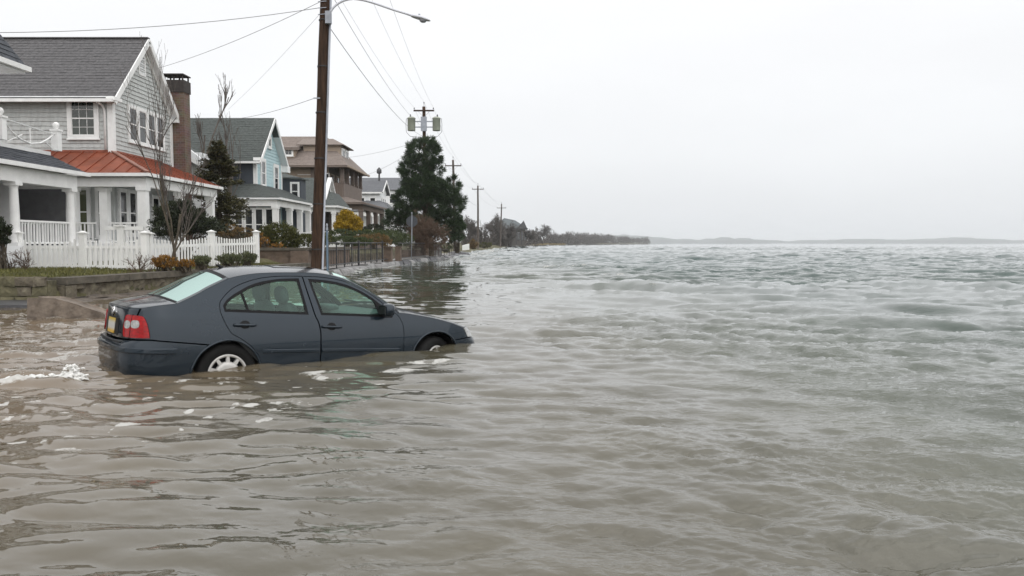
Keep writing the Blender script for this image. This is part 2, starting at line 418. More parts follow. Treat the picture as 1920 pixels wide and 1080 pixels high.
# steeper crests rolling in on the shore ---------------------------
CREST = [(1092, 503, 2.6, .13, .38, 1.0), (1190, 518, 2.2, .06, .36, .7), (1290, 540, 3.2, .10, .36, .35), (1235, 552, 1.4, .07, .25, .6), (1000, 497, 2.2, .09, .4, .5),
         (1890, 622, 2.4, .07, .45, .10), (1740, 604, 2.0, .07, .3, 0), (1560, 560, 2.5, .09, .4, .1), (1100, 536, 1.1, .07, .24, .8), (1400, 552, 1.8, .08, .3, .1),
         (950, 487, 2.4, .12, .5, .8), (1060, 488, 2.5, .11, .5, .6), (985, 478, 3, .12, .7, .9), (1020, 472, 4, .12, .9, .7), (920, 478, 2.5, .10, .6, .9), (1640, 520, 3.5, .10, .5, .15), (1780, 545, 3, .09, .4, .1), (1330, 497, 3, .1, .5, .25), (1480, 509, 3, .1, .5, .2)]
for px, py, ln, h, wd, fo in CREST:
    cx, cy = onwater(px, py)
    ux, uy = Xw - cx, Yw - cy
    uy = uy + .22 * ux + .05 * rag + .16 * m5 * ln * .3 + .08 * np.sin(ux * 2.1 + px)
    prof = np.where(uy < 0, np.exp(-(uy / (wd * .7)) ** 2), np.exp(-(uy / (wd * 1.6)) ** 2))
    e = np.exp(-(ux / ln) ** 2) * (1 + .35 * m5 + .25 * rag)
    Z += .62 * h * prof * e
    if fo > 0:
        ff = np.exp(-((uy - .05) / (wd * .5)) ** 2) * np.exp(-((ux + ln * .35) / (ln * .6)) ** 2) * fo
        foam = np.maximum(foam, ff * (.85 + .45 * rag + .35 * rag2))
# surf along the sea wall and the shore beyond
ds = Xw - shore_x(Yw)
surf = np.exp(-np.clip(ds, 0, None) / (.45 + .004 * Yw)) * sstep(26, 34, Yw) * (ds > -1.5)
surf = np.maximum(surf, .85 * np.exp(-((ds - 2.0 - .5 * m5) / (.9 + .01 * Yw)) ** 2) * sstep(40, 60, Yw) * sstep(260, 120, Yw))
foam = np.maximum(foam, surf * (.72 + .25 * rag + .2 * rag2))
Z += .07 * np.exp(-np.clip(ds, 0, None) / 1.2) * sstep(26, 34, Yw) * (1 + .5 * m5) * (Yw < 300)
# floating scum patches in the lee of the car
SCUM = [(626, 697, 62, 6.0, -.13), (440, 738, 40, 5, -.06), (378, 743, 13, 4, 0), (470, 759, 20, 4, -.05), (300, 745, 34, 5, -.05), (390, 781, 14, 4, 0), (357, 773, 11, 3, 0), (455, 747, 24, 3, 0),
        (240, 797, 26, 4, -.05), (225, 825, 16, 4, -.1), (35, 829, 22, 4, 0), (128, 842, 30, 4, 0), (20, 865, 18, 3, 0), (550, 728, 18, 2.4, 0), (500, 719, 16, 2, 0), (600, 706, 18, 2.5, 0),
        (120, 773, 10, 2, 0), (540, 752, 30, 5, 0), (640, 742, 36, 3, 0), (660, 728, 30, 3, -.05), (760, 695, 60, 3, -.08), (800, 679, 50, 3, -.08), (805, 662, 36, 2.5, -.1), (700, 716, 30, 2, -.1), (330, 752, 18, 3, 0),
        (130, 818, 20, 3, 0), (270, 833, 26, 3, -.05), (50, 800, 40, 3, -.1), (180, 760, 30, 3, -.1)]
pxs = 960 + FPX * Xw / Yw
for px, py, w, h, sl in SCUM:
    cx, cy = onwater(px, py); sx = w * cy / FPX; sy = h * cy * cy / (FPX * CAM_H)
    ux, uy = Xw - cx, Yw - cy
    uy = uy - (-sl) * ux * 4.0
    q = (ux / sx) ** 2 + (uy / sy) ** 2
    ff = np.clip(1.25 - q, 0, .9) * (.70 + .32 * rag + .30 * rag2)
    foam = np.maximum(foam, ff)
speck = sstep(2.0, 2.5, rag2 + .6 * rag) * sstep(-.2, -2.2, Xw) * sstep(11, 6.5, Yw) * sstep(4.2, 5.5, Yw)
foam = np.maximum(foam, speck * .8)
# the splash of the backwash left of the car
cx, cy = onwater(85, 716)
ux, uy = Xw - cx, Yw - cy
band = np.exp(-((uy - .25 * np.clip(ux, -.3, .6) ** 1 + .06 * rag) / .085) ** 2) * np.exp(-((ux - .0) / .36) ** 4)
tip = np.exp(-(((ux - .20) / .10) ** 2 + ((uy - .06) / .12) ** 2))
sp = np.maximum(band, tip)
foam = np.maximum(foam, np.clip(sp * 1.5, 0, 1) * (1.05 + .25 * rag + .30 * rag2))
Z += .035 * band * (1 + .5 * rag2 + .3 * rag).clip(0, 2.0) + .075 * tip * (.9 + .3 * rag2).clip(0, 2)
# streaky foam in the backwash
flow = samp(T4, (Xw * .35 + Yw * .10) * 1.2, (Yw - .25 * Xw) * 1.6)[:, 0]
foam = np.maximum(foam, lee * sstep(7.0, 8.5, Yw) * (sstep(.2, 1.9, flow + .5 * rag2 + .3 * rag) * .72))
Z += lee * .016 * flow * sstep(6.5, 8, Yw)
# the flood stands a little deeper against the front half of the car
Z += .028 * np.exp(-(((Xw + .65) / .8) ** 2 + ((Yw - 10.0) / .7) ** 2))
# calm inside the land
Z = np.where(ds < -.3, np.minimum(Z, .03), Z)
far = sstep(2, 95, Yw + 6 * np.clip(Xw, 0, 7))
V = np.stack([Xw + DX, Yw + DY, Z], 1)
n0, n1 = UU.shape
ii = (np.arange(n0 - 1)[:, None] * n1 + np.arange(n1 - 1)[None]).ravel()
F = np.stack([ii, ii + n1, ii + 1 + n1, ii + 1], 1)
# flat sheet behind the camera
b = len(V); y0 = CAM_H / 1.6
V = np.vstack([V, [(-9 * y0, y0, 0), (9 * y0, y0, 0), (400, -150, 0), (-400, -150, 0)]])
F = np.vstack([F, [(b, b + 3, b + 2, b + 1)]])
# water material -----------------------------------------------------
wm = bpy.data.materials.new('murky_water'); wm.use_nodes = True
t = wm.node_tree; bs = t.nodes['Principled BSDF']
def tn(ty, **k):
    n = t.nodes.new(ty)
    for a, b_ in k.items(): setattr(n, a, b_)
    return n
af = tn('ShaderNodeAttribute', attribute_name='foam'); ao = tn('ShaderNodeAttribute', attribute_name='openness'); al = tn('ShaderNodeAttribute', attribute_name='mud')
geo = tn('ShaderNodeNewGeometry')
rp = tn('ShaderNodeValToRGB')
rp.color_ramp.elements[0].position = 0; rp.color_ramp.elements[0].color = (.086, .076, .052, 1)
rp.color_ramp.elements[1].position = 1; rp.color_ramp.elements[1].color = (.046, .074, .068, 1)
e = rp.color_ramp.elements.new(.16); e.color = (.074, .082, .061, 1)
t.links.new(ao.outputs['Fac'], rp.inputs['Fac'])
mx = tn('ShaderNodeMix', data_type='RGBA'); mx.inputs['B'].default_value = (.150, .112, .074, 1)
t.links.new(al.outputs['Fac'], mx.inputs['Factor']); t.links.new(rp.outputs['Color'], mx.inputs['A'])
nn = tn('ShaderNodeTexNoise'); nn.inputs['Scale'].default_value = .55; nn.inputs['Detail'].default_value = 4
t.links.new(geo.outputs['Position'], nn.inputs['Vector'])
mr = tn('ShaderNodeMapRange'); mr.inputs['From Min'].default_value = .3; mr.inputs['From Max'].default_value = .7; mr.inputs['To Min'].default_value = .86; mr.inputs['To Max'].default_value = 1.14
t.links.new(nn.outputs['Fac'], mr.inputs['Value'])
sc_ = tn('ShaderNodeVectorMath', operation='SCALE'); t.links.new(mx.outputs['Result'], sc_.inputs[0]); t.links.new(mr.outputs['Result'], sc_.inputs['Scale'])
# foam breakup
fn = tn('ShaderNodeTexNoise'); fn.inputs['Scale'].default_value = 34; fn.inputs['Detail'].default_value = 5; fn.inputs['Roughness'].default_value = .7
t.links.new(geo.outputs['Position'], fn.inputs['Vector'])
fm = tn('ShaderNodeMath', operation='MULTIPLY_ADD'); fm.inputs[1].default_value = 1.3; t.links.new(fn.outputs['Fac'], fm.inputs[0])
fa = tn('ShaderNodeMath', operation='SUBTRACT'); fa.inputs[1].default_value = .62; t.links.new(af.outputs['Fac'], fa.inputs[0]); t.links.new(fa.outputs[0], fm.inputs[2])
fr = tn('ShaderNodeMapRange', interpolation_type='SMOOTHSTEP'); fr.inputs['From Min'].default_value = .34; fr.inputs['From Max'].default_value = .95; fr.inputs['To Max'].default_value = .85
t.links.new(fm.outputs[0], fr.inputs['Value'])
mf = tn('ShaderNodeMix', data_type='RGBA'); mf.inputs['B'].default_value = (.50, .495, .47, 1)
t.links.new(fr.outputs['Result'], mf.inputs['Factor']); t.links.new(sc_.outputs[0], mf.inputs['A']); t.links.new(mf.outputs['Result'], bs.inputs['Base Color'])
ro = tn('ShaderNodeMix', data_type='FLOAT'); ro.inputs['A'].default_value = .035; ro.inputs['B'].default_value = .7
t.links.new(fr.outputs['Result'], ro.inputs['Factor']); t.links.new(ro.outputs['Result'], bs.inputs['Roughness'])
io_ = tn('ShaderNodeMapRange'); io_.inputs['To Min'].default_value = 1.66; io_.inputs['To Max'].default_value = 1.36; io_.inputs['From Max'].default_value = .6
t.links.new(ao.outputs['Fac'], io_.inputs['Value']); t.links.new(io_.outputs['Result'], bs.inputs['IOR'])
# fine wind ripples
mpw = tn('ShaderNodeMapping'); mpw.inputs['Scale'].default_value = (.55, 1.0, 1.0); mpw.inputs['Rotation'].default_value = (0, 0, .25)
t.links.new(geo.outputs['Position'], mpw.inputs['Vector'])
w1 = tn('ShaderNodeTexNoise'); w1.inputs['Scale'].default_value = 22; w1.inputs['Detail'].default_value = 6; w1.inputs['Distortion'].default_value = .4
t.links.new(mpw.outputs[0], w1.inputs['Vector'])
w2 = tn('ShaderNodeTexNoise'); w2.inputs['Scale'].default_value = .45; w2.inputs['Detail'].default_value = 3
t.links.new(geo.outputs['Position'], w2.inputs['Vector'])
wr = tn('ShaderNodeMapRange'); wr.inputs['From Min'].default_value = .38; wr.inputs['From Max'].default_value = .66; wr.inputs['To Min'].default_value = .15
t.links.new(w2.outputs['Fac'], wr.inputs['Value'])
wa = tn('ShaderNodeMath', operation='MULTIPLY'); t.links.new(wr.outputs['Result'], wa.inputs[0])
wo = tn('ShaderNodeMapRange'); wo.inputs['To Min'].default_value = .06; wo.inputs['To Max'].default_value = 1.0
ar = tn('ShaderNodeAttribute', attribute_name='ripple'); t.links.new(ar.outputs['Fac'], wo.inputs['Value']); t.links.new(wo.outputs['Result'], wa.inputs[1])
bp = tn('ShaderNodeBump'); bp.inputs['Distance'].default_value = .036
t.links.new(wa.outputs[0], bp.inputs['Strength']); t.links.new(w1.outputs['Fac'], bp.inputs['Height']); t.links.new(bp.outputs[0], bs.inputs['Normal'])
sea = np_mesh('sea_water', V, F, wm, None, True)
for nm, arr in (('foam', foam), ('openness', far), ('mud', np.clip(lee * 1.1, 0, 1)), ('ripple', opn * np.exp(-np.clip(Yw - 6, 0, None) / 9.))):
    at_ = sea.data.attributes.new(nm, 'FLOAT', 'POINT')
    at_.data.foreach_set('value', np.concatenate([np.clip(arr, 0, 1), np.zeros(4)]).astype(np.float32))
tag(sea, kind='structure')

# flying froth of the splash
cx, cy = onwater(85, 716); r_ = np.random.default_rng(3); m = MB()
ico = [(0, 0, 1), (.94, 0, -.33), (-.47, .82, -.33), (-.47, -.82, -.33), (.5, .8, .4), (-.9, .1, .4), (.4, -.85, .4)]
icof = [(0, 4, 5), (0, 5, 6), (0, 6, 4), (4, 1, 2), (4, 2, 5), (5, 2, 3), (5, 3, 6), (6, 3, 1), (6, 1, 4), (1, 3, 2)]
for i in range(420):
    if r_.random() < .6:
        u_ = r_.uniform(-.36, .32); px_, py_, z_ = cx + u_, cy + .25 * np.clip(u_, -.3, .6) + r_.normal() * .05, abs(r_.normal()) * .022; q_ = r_.uniform(.012, .036)
    elif r_.random() < .75:
        k_ = r_.random(); px_, py_, z_ = cx + .20 + r_.normal() * .05 * (1.25 - k_), cy + .08 + r_.normal() * .045, .03 + .12 * k_; q_ = r_.uniform(.012, .03) * (1.2 - .7 * k_)
    else:
        px_, py_, z_ = cx + r_.normal() * .2, cy + r_.normal() * .09, r_.uniform(.02, .17); q_ = r_.uniform(.004, .008)
    m.add([(px_ + p[0] * q_ * r_.uniform(.9, 1.9), py_ + p[1] * q_ * 1.2, z_ + p[2] * q_ * r_.uniform(.5, 1.0)) for p in ico], icof, True)
fo_ = m.build('splash_froth', pm('white_froth', (.66, .66, .64), .6, .1, 20)); tag(fo_, 'white froth of a small wave breaking left of the car', 'froth', kind='stuff')
rm_ = fo_.modifiers.new('remesh', 'REMESH'); rm_.mode = 'VOXEL'; rm_.voxel_size = .0055; rm_.use_smooth_shade = True
# ================================================================== building pieces
def courses(root, M, poly, h, mat, name='shingle_course', separate=True, shingle=.15, out=.040, rnd=None):
    """overlapping courses of siding on a wall polygon of (u, w) points"""
    rnd = rnd or random.Random(3)
    P = np.array(poly, float); w0, w1 = P[:, 1].min(), P[:, 1].max()
    def span(w):
        xs = []
        for i in range(len(P)):
            a, b = P[i], P[(i + 1) % len(P)]
            if (a[1] - w) * (b[1] - w) < 0 or a[1] == w:
                if a[1] != b[1]: xs.append(a[0] + (b[0] - a[0]) * (w - a[1]) / (b[1] - a[1]))
        return (min(xs), max(xs)) if len(xs) >= 2 else None
    k = 0; w = w0; allm = MB()
    while w < w1 - .03:
        top = min(w + h + .02, w1)
        s0 = span(w + .004); s1 = span(max(w + .006, top - .025))
        if s0 is None: w += h; continue
        if s1 is None: s1 = s0
        a, b = max(s0[0], s1[0]), min(s0[1], s1[1])
        mb = MB() if separate else allm
        if shingle:
            u = a - rnd.random() * shingle
            while u < b:
                du = shingle * (.7 + .7 * rnd.random())
                ua, ub = max(u, a), min(u + du - .006, b)
                if ub - ua > .012:
                    dz = rnd.uniform(-.009, .007); o2 = out * rnd.uniform(.8, 1.15)
                    V = [M(ua, o2, w + dz), M(ub, o2, w + dz), M(ub, .004, top), M(ua, .004, top), M(ua, 0, w + dz), M(ub, 0, w + dz)]
                    mb.add(V, [(0, 1, 2, 3), (4, 5, 1, 0)])
                u += du
        else:
            V = [M(a, out, w), M(b, out, w), M(b, .004, top), M(a, .004, top), M(a, 0, w), M(b, 0, w)]
            mb.add(V, [(0, 1, 2, 3), (4, 5, 1, 0)])
        if separate: mb.build(name, mat, root)
        k += 1; w += h
    if not separate:
        o = allm.build(name, mat, root); o['kind'] = 'stuff'; return o

def shingles(part, q, rows, tab, mat, name='roof_shingles', lift=.018, rnd=None):
    """rows of roof shingles laid on a sloping quad q = eave a, eave b, ridge b, ridge a (real overlapping tabs, one mesh)"""
    rnd = rnd or random.Random(5)
    a0, b0, b1, a1 = [Vector(p) for p in q]
    n = (b0 - a0).cross(a1 - a0)
    if n.length < 1e-6: n = (b0 - a0).cross(b1 - a0)
    n.normalize()
    if n.z < 0: n = -n
    mb = MB()
    for r in range(rows):
        t0, t1 = r / rows, min((r + 1.12) / rows, 1)
        l0, r0 = a0.lerp(a1, t0), b0.lerp(b1, t0); l1, r1 = a0.lerp(a1, t1), b0.lerp(b1, t1)
        ln = (r0 - l0).length
        if ln < .05: continue
        k = max(1, int(ln / tab)); off = rnd.random() / k
        for i in range(-1, k + 1):
            s0, s1 = max(0, i / k + off), min(1, (i + 1) / k + off - .008 / ln)
            if s1 - s0 < .01 / ln: continue
            hh = lift * rnd.uniform(.55, 1.35); j = rnd.uniform(-.006, .006)
            dn = (l0 - l1).normalized() * j
            p = [l0.lerp(r0, s0) + n * hh + dn, l0.lerp(r0, s1) + n * hh + dn, l1.lerp(r1, s1) + n * .004, l1.lerp(r1, s0) + n * .004]
            mb.add(p + [l0.lerp(r0, s0) + dn, l0.lerp(r0, s1) + dn], [(0, 1, 2, 3), (4, 5, 1, 0)])
    o = mb.build(name, mat, part); o['kind'] = 'stuff'
    return o

def window(root, M, u0, u1, w0, w1, cols=0, rows=0, trim=.10, sash=2, glass=None, tm=None, proud=.085, sill=True):
    glass = glass or winglass; tm = tm or white
    f = MB()
    f.box(u0, u0 + trim, 0, proud, w0, w1, M).box(u1 - trim, u1, 0, proud, w0, w1, M)
    f.box(u0 + trim, u1 - trim, 0, proud - .002, w1 - trim * 1.15, w1, M).box(u0 + trim, u1 - trim, 0, proud - .002, w0, w0 + trim * .8, M)
    if sill: f.box(u0 - .03, u1 + .03, 0, proud + .04, w0 - .05, w0 - .003, M)
    o = f.build('window', tm, root)
    a, b, c, d = u0 + trim, u1 - trim, w0 + trim * .8, w1 - trim * 1.15
    MB().box(a, b, -.02, .052, c, d, M).build('pane', glass, o)
    s = MB(); st = .028
    s.box(a, a + st, .053, .070, c, d, M).box(b - st, b, .053, .070, c, d, M)
    if sash == 2:
        m_ = (c + d) / 2; s.box(a + st, b - st, .053, .074, m_ - .025, m_ + .025, M)
        halves = [(c, m_ - .025), (m_ + .025, d)]
    else: halves = [(c, d)]
    s.box(a + st, b - st, .053, .069, c, c + st, M).box(a + st, b - st, .053, .069, d - st, d, M)
    for (p, q_) in halves:
        for i in range(1, cols):
            x = a + (b - a) * i / cols; s.box(x - .008, x + .008, .053, .062, p, q_, M)
        for j in range(1, rows):
            z = p + (q_ - p) * j / rows; s.box(a + st, b - st, .053, .061, z - .008, z + .008, M)
    s.build('sash', tm, o)
    return o

def column(root, x, y, z0, z1, r=.14, mat=None, square=False, name='column'):
    mat = mat or white
    m = MB()
    if square:
        m.box(x - r, x + r, y - r, y + r, z0 + .15, z1 - .15)
        m.box(x - r - .04, x + r + .04, y - r - .04, y + r + .04, z0, z0 + .15).box(x - r - .04, x + r + .04, y - r - .04, y + r + .04, z1 - .15, z1)
    else:
        m.lathe([(r * 1.15, z0 + .1), (r, z0 + .2), (r * .97, (z0 + z1) / 2), (r * .82, z1 - .2), (r * .85, z1 - .17), (r, z1 - .1)], (x, y, 0), 14)
        m.box(x - r * 1.3, x + r * 1.3, y - r * 1.3, y + r * 1.3, z0, z0 + .1).box(x - r * 1.2, x + r * 1.2, y - r * 1.2, y + r * 1.2, z1 - .1, z1)
    return m.build(name, mat, root)

def balustrade(root, a, b, z0, z1, step=.14, mat=None):
    mat = mat or white
    a, b = Vector(a), Vector(b); n = max(2, int((b - a).length / step))
    m = MB().bar((a.x, a.y, z1), (b.x, b.y, z1), .08, .06).bar((a.x, a.y, z0 + .08), (b.x, b.y, z0 + .08), .06, .05)
    o = m.build('railing', mat, root)
    proto = None
    for i in range(1, n):
        p = a.lerp(b, i / n)
        if proto is None:
            proto = MB().box(-.02, .02, -.02, .02, z0 + .106, z1 - .031).build('baluster', mat, o); q = proto
        else:
            q = proto.copy(); COL.objects.link(q)
        q.location = proto.location if q is proto else base
        if q is proto: base = proto.location.copy()
        q.location = base + Vector((p.x, p.y, 0))
    return o
def gutter(root, a, b, mat=None, s=.11, name='gutter'):
    return MB().bar(a, b, s, s * .95).build(name, mat or white, root)

# ================================================================== grey shingled house with the copper porch
H = empty('grey_shingled_house', 'grey shingled two storey house with white trim and copper porch roof', 'house', (-20, 34, .7))
xg, y0, y1, xl, zb, ze, yr, zr = -15.83, 32.0, 37.5, -27.0, .7, 7.22, 34.75, 10.02
wall = MB().box(xl, xg, y0, y1, zb, ze - .02)
wall.add([(xg, y0, ze - .02), (xg, y1, ze - .02), (xg, yr, zr - .12), (xl, y0, ze - .02), (xl, y1, ze - .02), (xl, yr, zr - .12)], [(0, 1, 2), (3, 5, 4)])
wall.build('wall', gshingle, H)
Mn, Ms = near_plane(y0), sea_plane(xg)
courses(H, Mn, [(xl + 4, 4.9), (xg - .16, 4.9), (xg - .16, 6.93), (xl + 4, 6.93)], .172, gshingle)
courses(H, Ms, [(y0 + .17, 4.9), (y1 - .17, 4.9), (y1 - .17, ze), (yr, zr - .2), (y0 + .17, ze)], .172, gshingle)
# corner boards, frieze
MB().box(xg - .17, xg + .055, y0 - .055, y0 + .17, 4.80, ze - .05).build('corner_board', white, H)
MB().box(xg - .17, xg + .055, y1 - .17, y1 + .055, 4.80, ze - .05).build('corner_board', white, H)
MB().box(xl, xg - .17, y0 - .050, y0, 6.93, ze - .03).build('frieze_board', trimw, H)
# roof
ov, ox = .40, .30
sl = (zr - ze) / (yr - y0)
zn = ze - ov * sl + .1
yf = y1 + ov; 
rs = MB().slab([(xl, y0 - ov, zn), (xg + ox, y0 - ov, zn), (xg + ox, yr, zr), (xl, yr, zr)], .12)
rs.slab([(xl, yf, zn), (xg + ox, yf, zn), (xg + ox, yr, zr), (xl, yr, zr)], .12)
roof = rs.build('roof', groof, H)
shingles(roof, [(xl, y0 - ov, zn), (xg + ox, y0 - ov, zn), (xg + ox, yr, zr), (xl, yr, zr)], 22, .30, groof)
MB().bar((xl, yr, zr + .02), (xg + ox, yr, zr + .02), .22, .05).build('ridge_cap', groof, roof)
rk = MB().bar((xg + ox + .02, y0 - ov, zn - .12), (xg + ox + .02, yr, zr - .12), .05, .22)
rk.bar((xg + ox + .02, yf, zn - .12), (xg + ox + .02, yr, zr - .12), .05, .22)
rk.build('rake_board', white, H)
rk = MB().bar((xg + .05, y0 + .1, ze - .10), (xg + .05, yr, zr - .30), .06, .18)
rk.bar((xg + .05, y1 - .1, ze - .10), (xg + .05, yr, zr - .30), .06, .18)
rk.build('rake_frieze', white, H)
sf = MB().slab([(xg, y0 - ov + .03, zn - .14), (xg + ox, y0 - ov + .03, zn - .14), (xg + ox, yr, zr - .14), (xg, yr, zr - .14)], .02)
sf.slab([(xg, yf - .03, zn - .14), (xg + ox, yf - .03, zn - .14), (xg + ox, yr, zr - .14), (xg, yr, zr - .14)], .02)
sf.build('soffit', trimw, H)
MB().box(xl, xg + ox - .05, y0 - ov + .02, y0, ze - .23, ze - .19).build('eave_soffit', trimw, H)
gutter(H, (xl, y0 - ov - .07, zn - .06), (xg + ox, y0 - ov - .07, zn - .06), white, .13)
MB().box(xg + .0, xg + ox + .06, y0 - ov - .05, y0 + .12, ze - .36, ze - .22).build('cornice_return', white, H)
MB().box(xg + .0, xg + ox + .06, y1 - .12, y1 + ov + .05, ze - .36, ze - .22).build('cornice_return', white, H)
MB().tube([(xg - .35, y0 - ov - .07, zn - .12), (xg - .3, y0 - .16, ze - .5), (xg - .26, y0 - .07, ze - .7), (xg - .26, y0 - .07, 5.0)], .045, 8).build('downspout', white, H)
# windows
window(H, Mn, -17.58, -16.33, 5.42, 7.07, 3, 2, .17, 2, pm('green_dark_glass', (.016, .024, .018), .05, .4, 1.5, spec=.6))
for i in range(4):
    a = 33.22 + i * .85
    window(H, Ms, a, a + .86, 5.47, 7.02, 0, 0, .12, 2)
v = MB().box(34.33, 34.97, 0, .05, 8.42, 8.52, Ms).box(34.33, 34.42, 0, .048, 8.52, 9.22, Ms).box(34.88, 34.97, 0, .048, 8.52, 9.22, Ms)
v.poly([(34.33, 9.22), (34.97, 9.22), (34.88, 9.36), (34.65, 9.44), (34.42, 9.36)], Ms, .05, .05)
v = v.build('attic_vent', white, H)
for i in range(7):
    z = 8.54 + i * .095
    MB().add([Ms(34.42, .012, z + .08), Ms(34.88, .012, z + .08), Ms(34.88, .04, z), Ms(34.42, .04, z), Ms(34.42, .032, z - .01), Ms(34.88, .032, z - .01)], [(0, 1, 2, 3), (3, 2, 5, 4)]).build('louvre_slat', trimw, v)
# copper porch roof (hipped round the corner)
xe, ye, yfe, zpe, zpt = -13.6, 30.0, 37.6, 3.93, 4.90
pr = MB().slab([(-21, ye, zpe), (xe, ye, zpe), (xg + .02, y0 - .02, zpt), (-21, y0 - .02, zpt)], .06)
pr.slab([(xe, ye, zpe), (xe, yfe, zpe), (xg + .02, yfe - 1.2, zpt), (xg + .02, y0 - .02, zpt)], .06)
pr.slab([(xe, yfe, zpe), (xg - .2, yfe + .3, zpe), (xg + .02, yfe - 1.2, zpt)], .06)
pr = pr.build('porch_roof', copper, H)
for i in range(14):                                      # standing seams
    x = xe - .25 - i * .52
    t_ = min(1, (xe - x) / (xe - xg)); top = (x, ye + (y0 - ye) * t_, zpe + (zpt - zpe) * t_ + .02) if x > xg else (x, y0 - .02, zpt + .02)
    MB().bar((x, ye, zpe + .02), top, .025, .045).build('standing_seam', copper, pr)
for i in range(13):
    y = ye + .3 + i * .55
    t_ = min(1, (y - ye) / (y0 - ye), max(0, (yfe - y) / 1.2))
    MB().bar((xe, y, zpe + .02), (xe + (xg - xe) * t_, y, zpe + (zpt - zpe) * t_ + .02), .025, .045, (0, 0, 1)).build('standing_seam', copper, pr)
MB().bar((xe, ye, zpe + .035), (xg, y0, zpt + .035), .16, .05).build('hip_cap', copper2, pr)
MB().box(-21, xg, y0 - .05, y0, zpt, zpt + .08).box(xg, xg + .05, y0, yfe - 1.2, zpt, zpt + .08).build('flashing', copper, pr)
gutter(H, (-21, ye - .05, zpe - .09), (xe + .1, ye - .05, zpe - .09), white, .13)
gutter(H, (xe + .05, ye - .1, zpe - .09), (xe + .05, yfe, zpe - .09), white, .13)
bm_ = MB().box(-21, xe - .1, ye + .15, ye + .42, zpe - .52, zpe - .17).box(xe - .40, xe - .12, ye + .42, yfe - .2, zpe - .52, zpe - .17)
bm_.build('porch_beam', white, H)
MB().box(-21, xe - .41, ye + .43, yfe - .2, zpe - .20, zpe - .16).build('porch_ceiling', trimw, H)
MB().box(-21, xe - .05, ye + .05, yfe, .6, 1.28).build('porch_floor', trimw, H)
column(H, xe - .30, ye + .30, 1.28, zpe - .52, .155, None, True)
column(H, xe - .30, 33.6, 1.28, zpe - .52, .15, None, True)
column(H, xe - .30, 37.0, 1.28, zpe - .52, .155, None, True)
column(H, -15.45, ye + .5, 1.28, zpe - .52, .15, None, True)
column(H, -16.6, ye + .5, 1.28, zpe - .52, .13, None, True)
balustrade(H, (-17.9, ye + .3, 0), (-15.7, ye + .3, 0), 1.28, 2.05)
balustrade(H, (-15.2, ye + .3, 0), (xe - .5, ye + .3, 0), 1.28, 2.05)
MB().box(-21, xg, y0 - .03, y0, 1.28, 3.7).build('lower_wall_facing', gshingle, H)
M2 = near_plane(y0 - .03)
window(H, M2, -17.75, -16.75, 1.55, 3.55, 0, 0, .12, 2, winglass2)
window(H, M2, -16.55, -16.05, 1.5, 3.5, 0, 0, .10, 2)
courses(H, Ms, [(y0 + .1, 1.3), (y1, 1.3), (y1, 3.7), (y0 + .1, 3.7)], .172, pm('pale_shingle', (.52, .53, .53), .8, .12, 5, .3, 60), 'porch_shingles', False)
window(H, Ms, 32.25, 33.0, 1.6, 3.5, 0, 0, .11, 2)
window(H, Ms, 33.05, 33.8, 1.6, 3.5, 0, 0, .11, 2)
window(H, Ms, 35.2, 36.0, 1.6, 3.4, 0, 0, .11, 2)
# chimney against the far gable side
c0 = at(318, 170, 38.2); c1 = at(354, 170, 38.2)
ch = MB().box(c0.x - .02, c1.x, 37.6, 38.3, .6, 8.75).build('chimney', brick, H)
MB().box(c0.x - .06, c1.x + .04, 37.56, 38.34, 8.3, 8.85).build('chimney_band', soot, ch)
cc = MB().box(c0.x - .12, c1.x + .03, 37.5, 38.4, 9.08, 9.13)
for x in (c0.x + .03, (c0.x + c1.x) / 2, c1.x - .05):
    for y in (37.63, 38.27): cc.box(x - .03, x + .03, y - .03, y + .03, 8.85, 9.08)
cc.build('chimney_cap', soot, ch)

# ================================================================== nearest white house: porch, balcony rail, roof corner
A = empty('white_porch_house', 'white house with dark shingle porch roof and balcony rail at left edge', 'house', (-17, 23, .7))
xa, za = -14.1, 3.62
pr = MB().slab([(xa, 14, za), (xa, 26.6, za), (xa - .85, 26.0, za + .52), (xa - .85, 14, za + .52)], .06)
pr.slab([(xa, 26.6, za), (-19, 26.6, za), (-19, 26.0, za + .52), (xa - .85, 26.0, za + .52)], .06)
pr = pr.build('porch_roof', droof, A)
shingles(pr, [(xa, 14, za), (xa, 26.6, za), (xa - .85, 26.0, za + .52), (xa - .85, 14, za + .52)], 7, .28, droof, lift=.022)
MB().box(-19, xa - .80, 14, 26.05, za + .46, za + .62).build('balcony_base', white, A)
gutter(A, (xa + .06, 14, za - .07), (xa + .06, 26.7, za - .07), white, .13)
MB().box(xa - .42, xa - .14, 14, 26.35, za - .56, za - .13).build('porch_beam', white, A)
MB().box(-19, xa - .43, 26.05, 26.35, za - .56, za - .13).build('porch_beam', white, A)
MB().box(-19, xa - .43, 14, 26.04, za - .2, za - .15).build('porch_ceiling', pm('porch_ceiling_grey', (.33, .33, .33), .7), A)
MB().box(-19, xa - .02, 14, 26.5, .5, 1.22).build('porch_floor', trimw, A)
for y in (19.6, 23.2, 26.15): column(A, xa - .28, y, 1.22, za - .56, .14)
for y in (23.9, 25.6): column(A, -16.1, y, 1.22, za - .3, .2, None, True, 'pilaster')
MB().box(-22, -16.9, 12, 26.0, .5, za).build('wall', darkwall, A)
MB().box(-22, -16.5, 12, 24.0, za + .6, 6.6).build('upper_wall', trimw, A)
window(A, sea_plane(-16.9), 24.2, 25.3, 1.4, 3.2, 0, 0, .1, 2)
MB().box(-19, -14.78, 26.75, 26.8, 1.22, 3.45).build('recess_shade_sheet', pm('recess_shade_grey', (.10, .10, .105), .7, .2, 3), A)  # added dark sheet: the dimness of the porch recess put into its colour
balustrade(A, (xa - .28, 23.4, 0), (xa - .28, 26.0, 0), 1.22, 1.95)
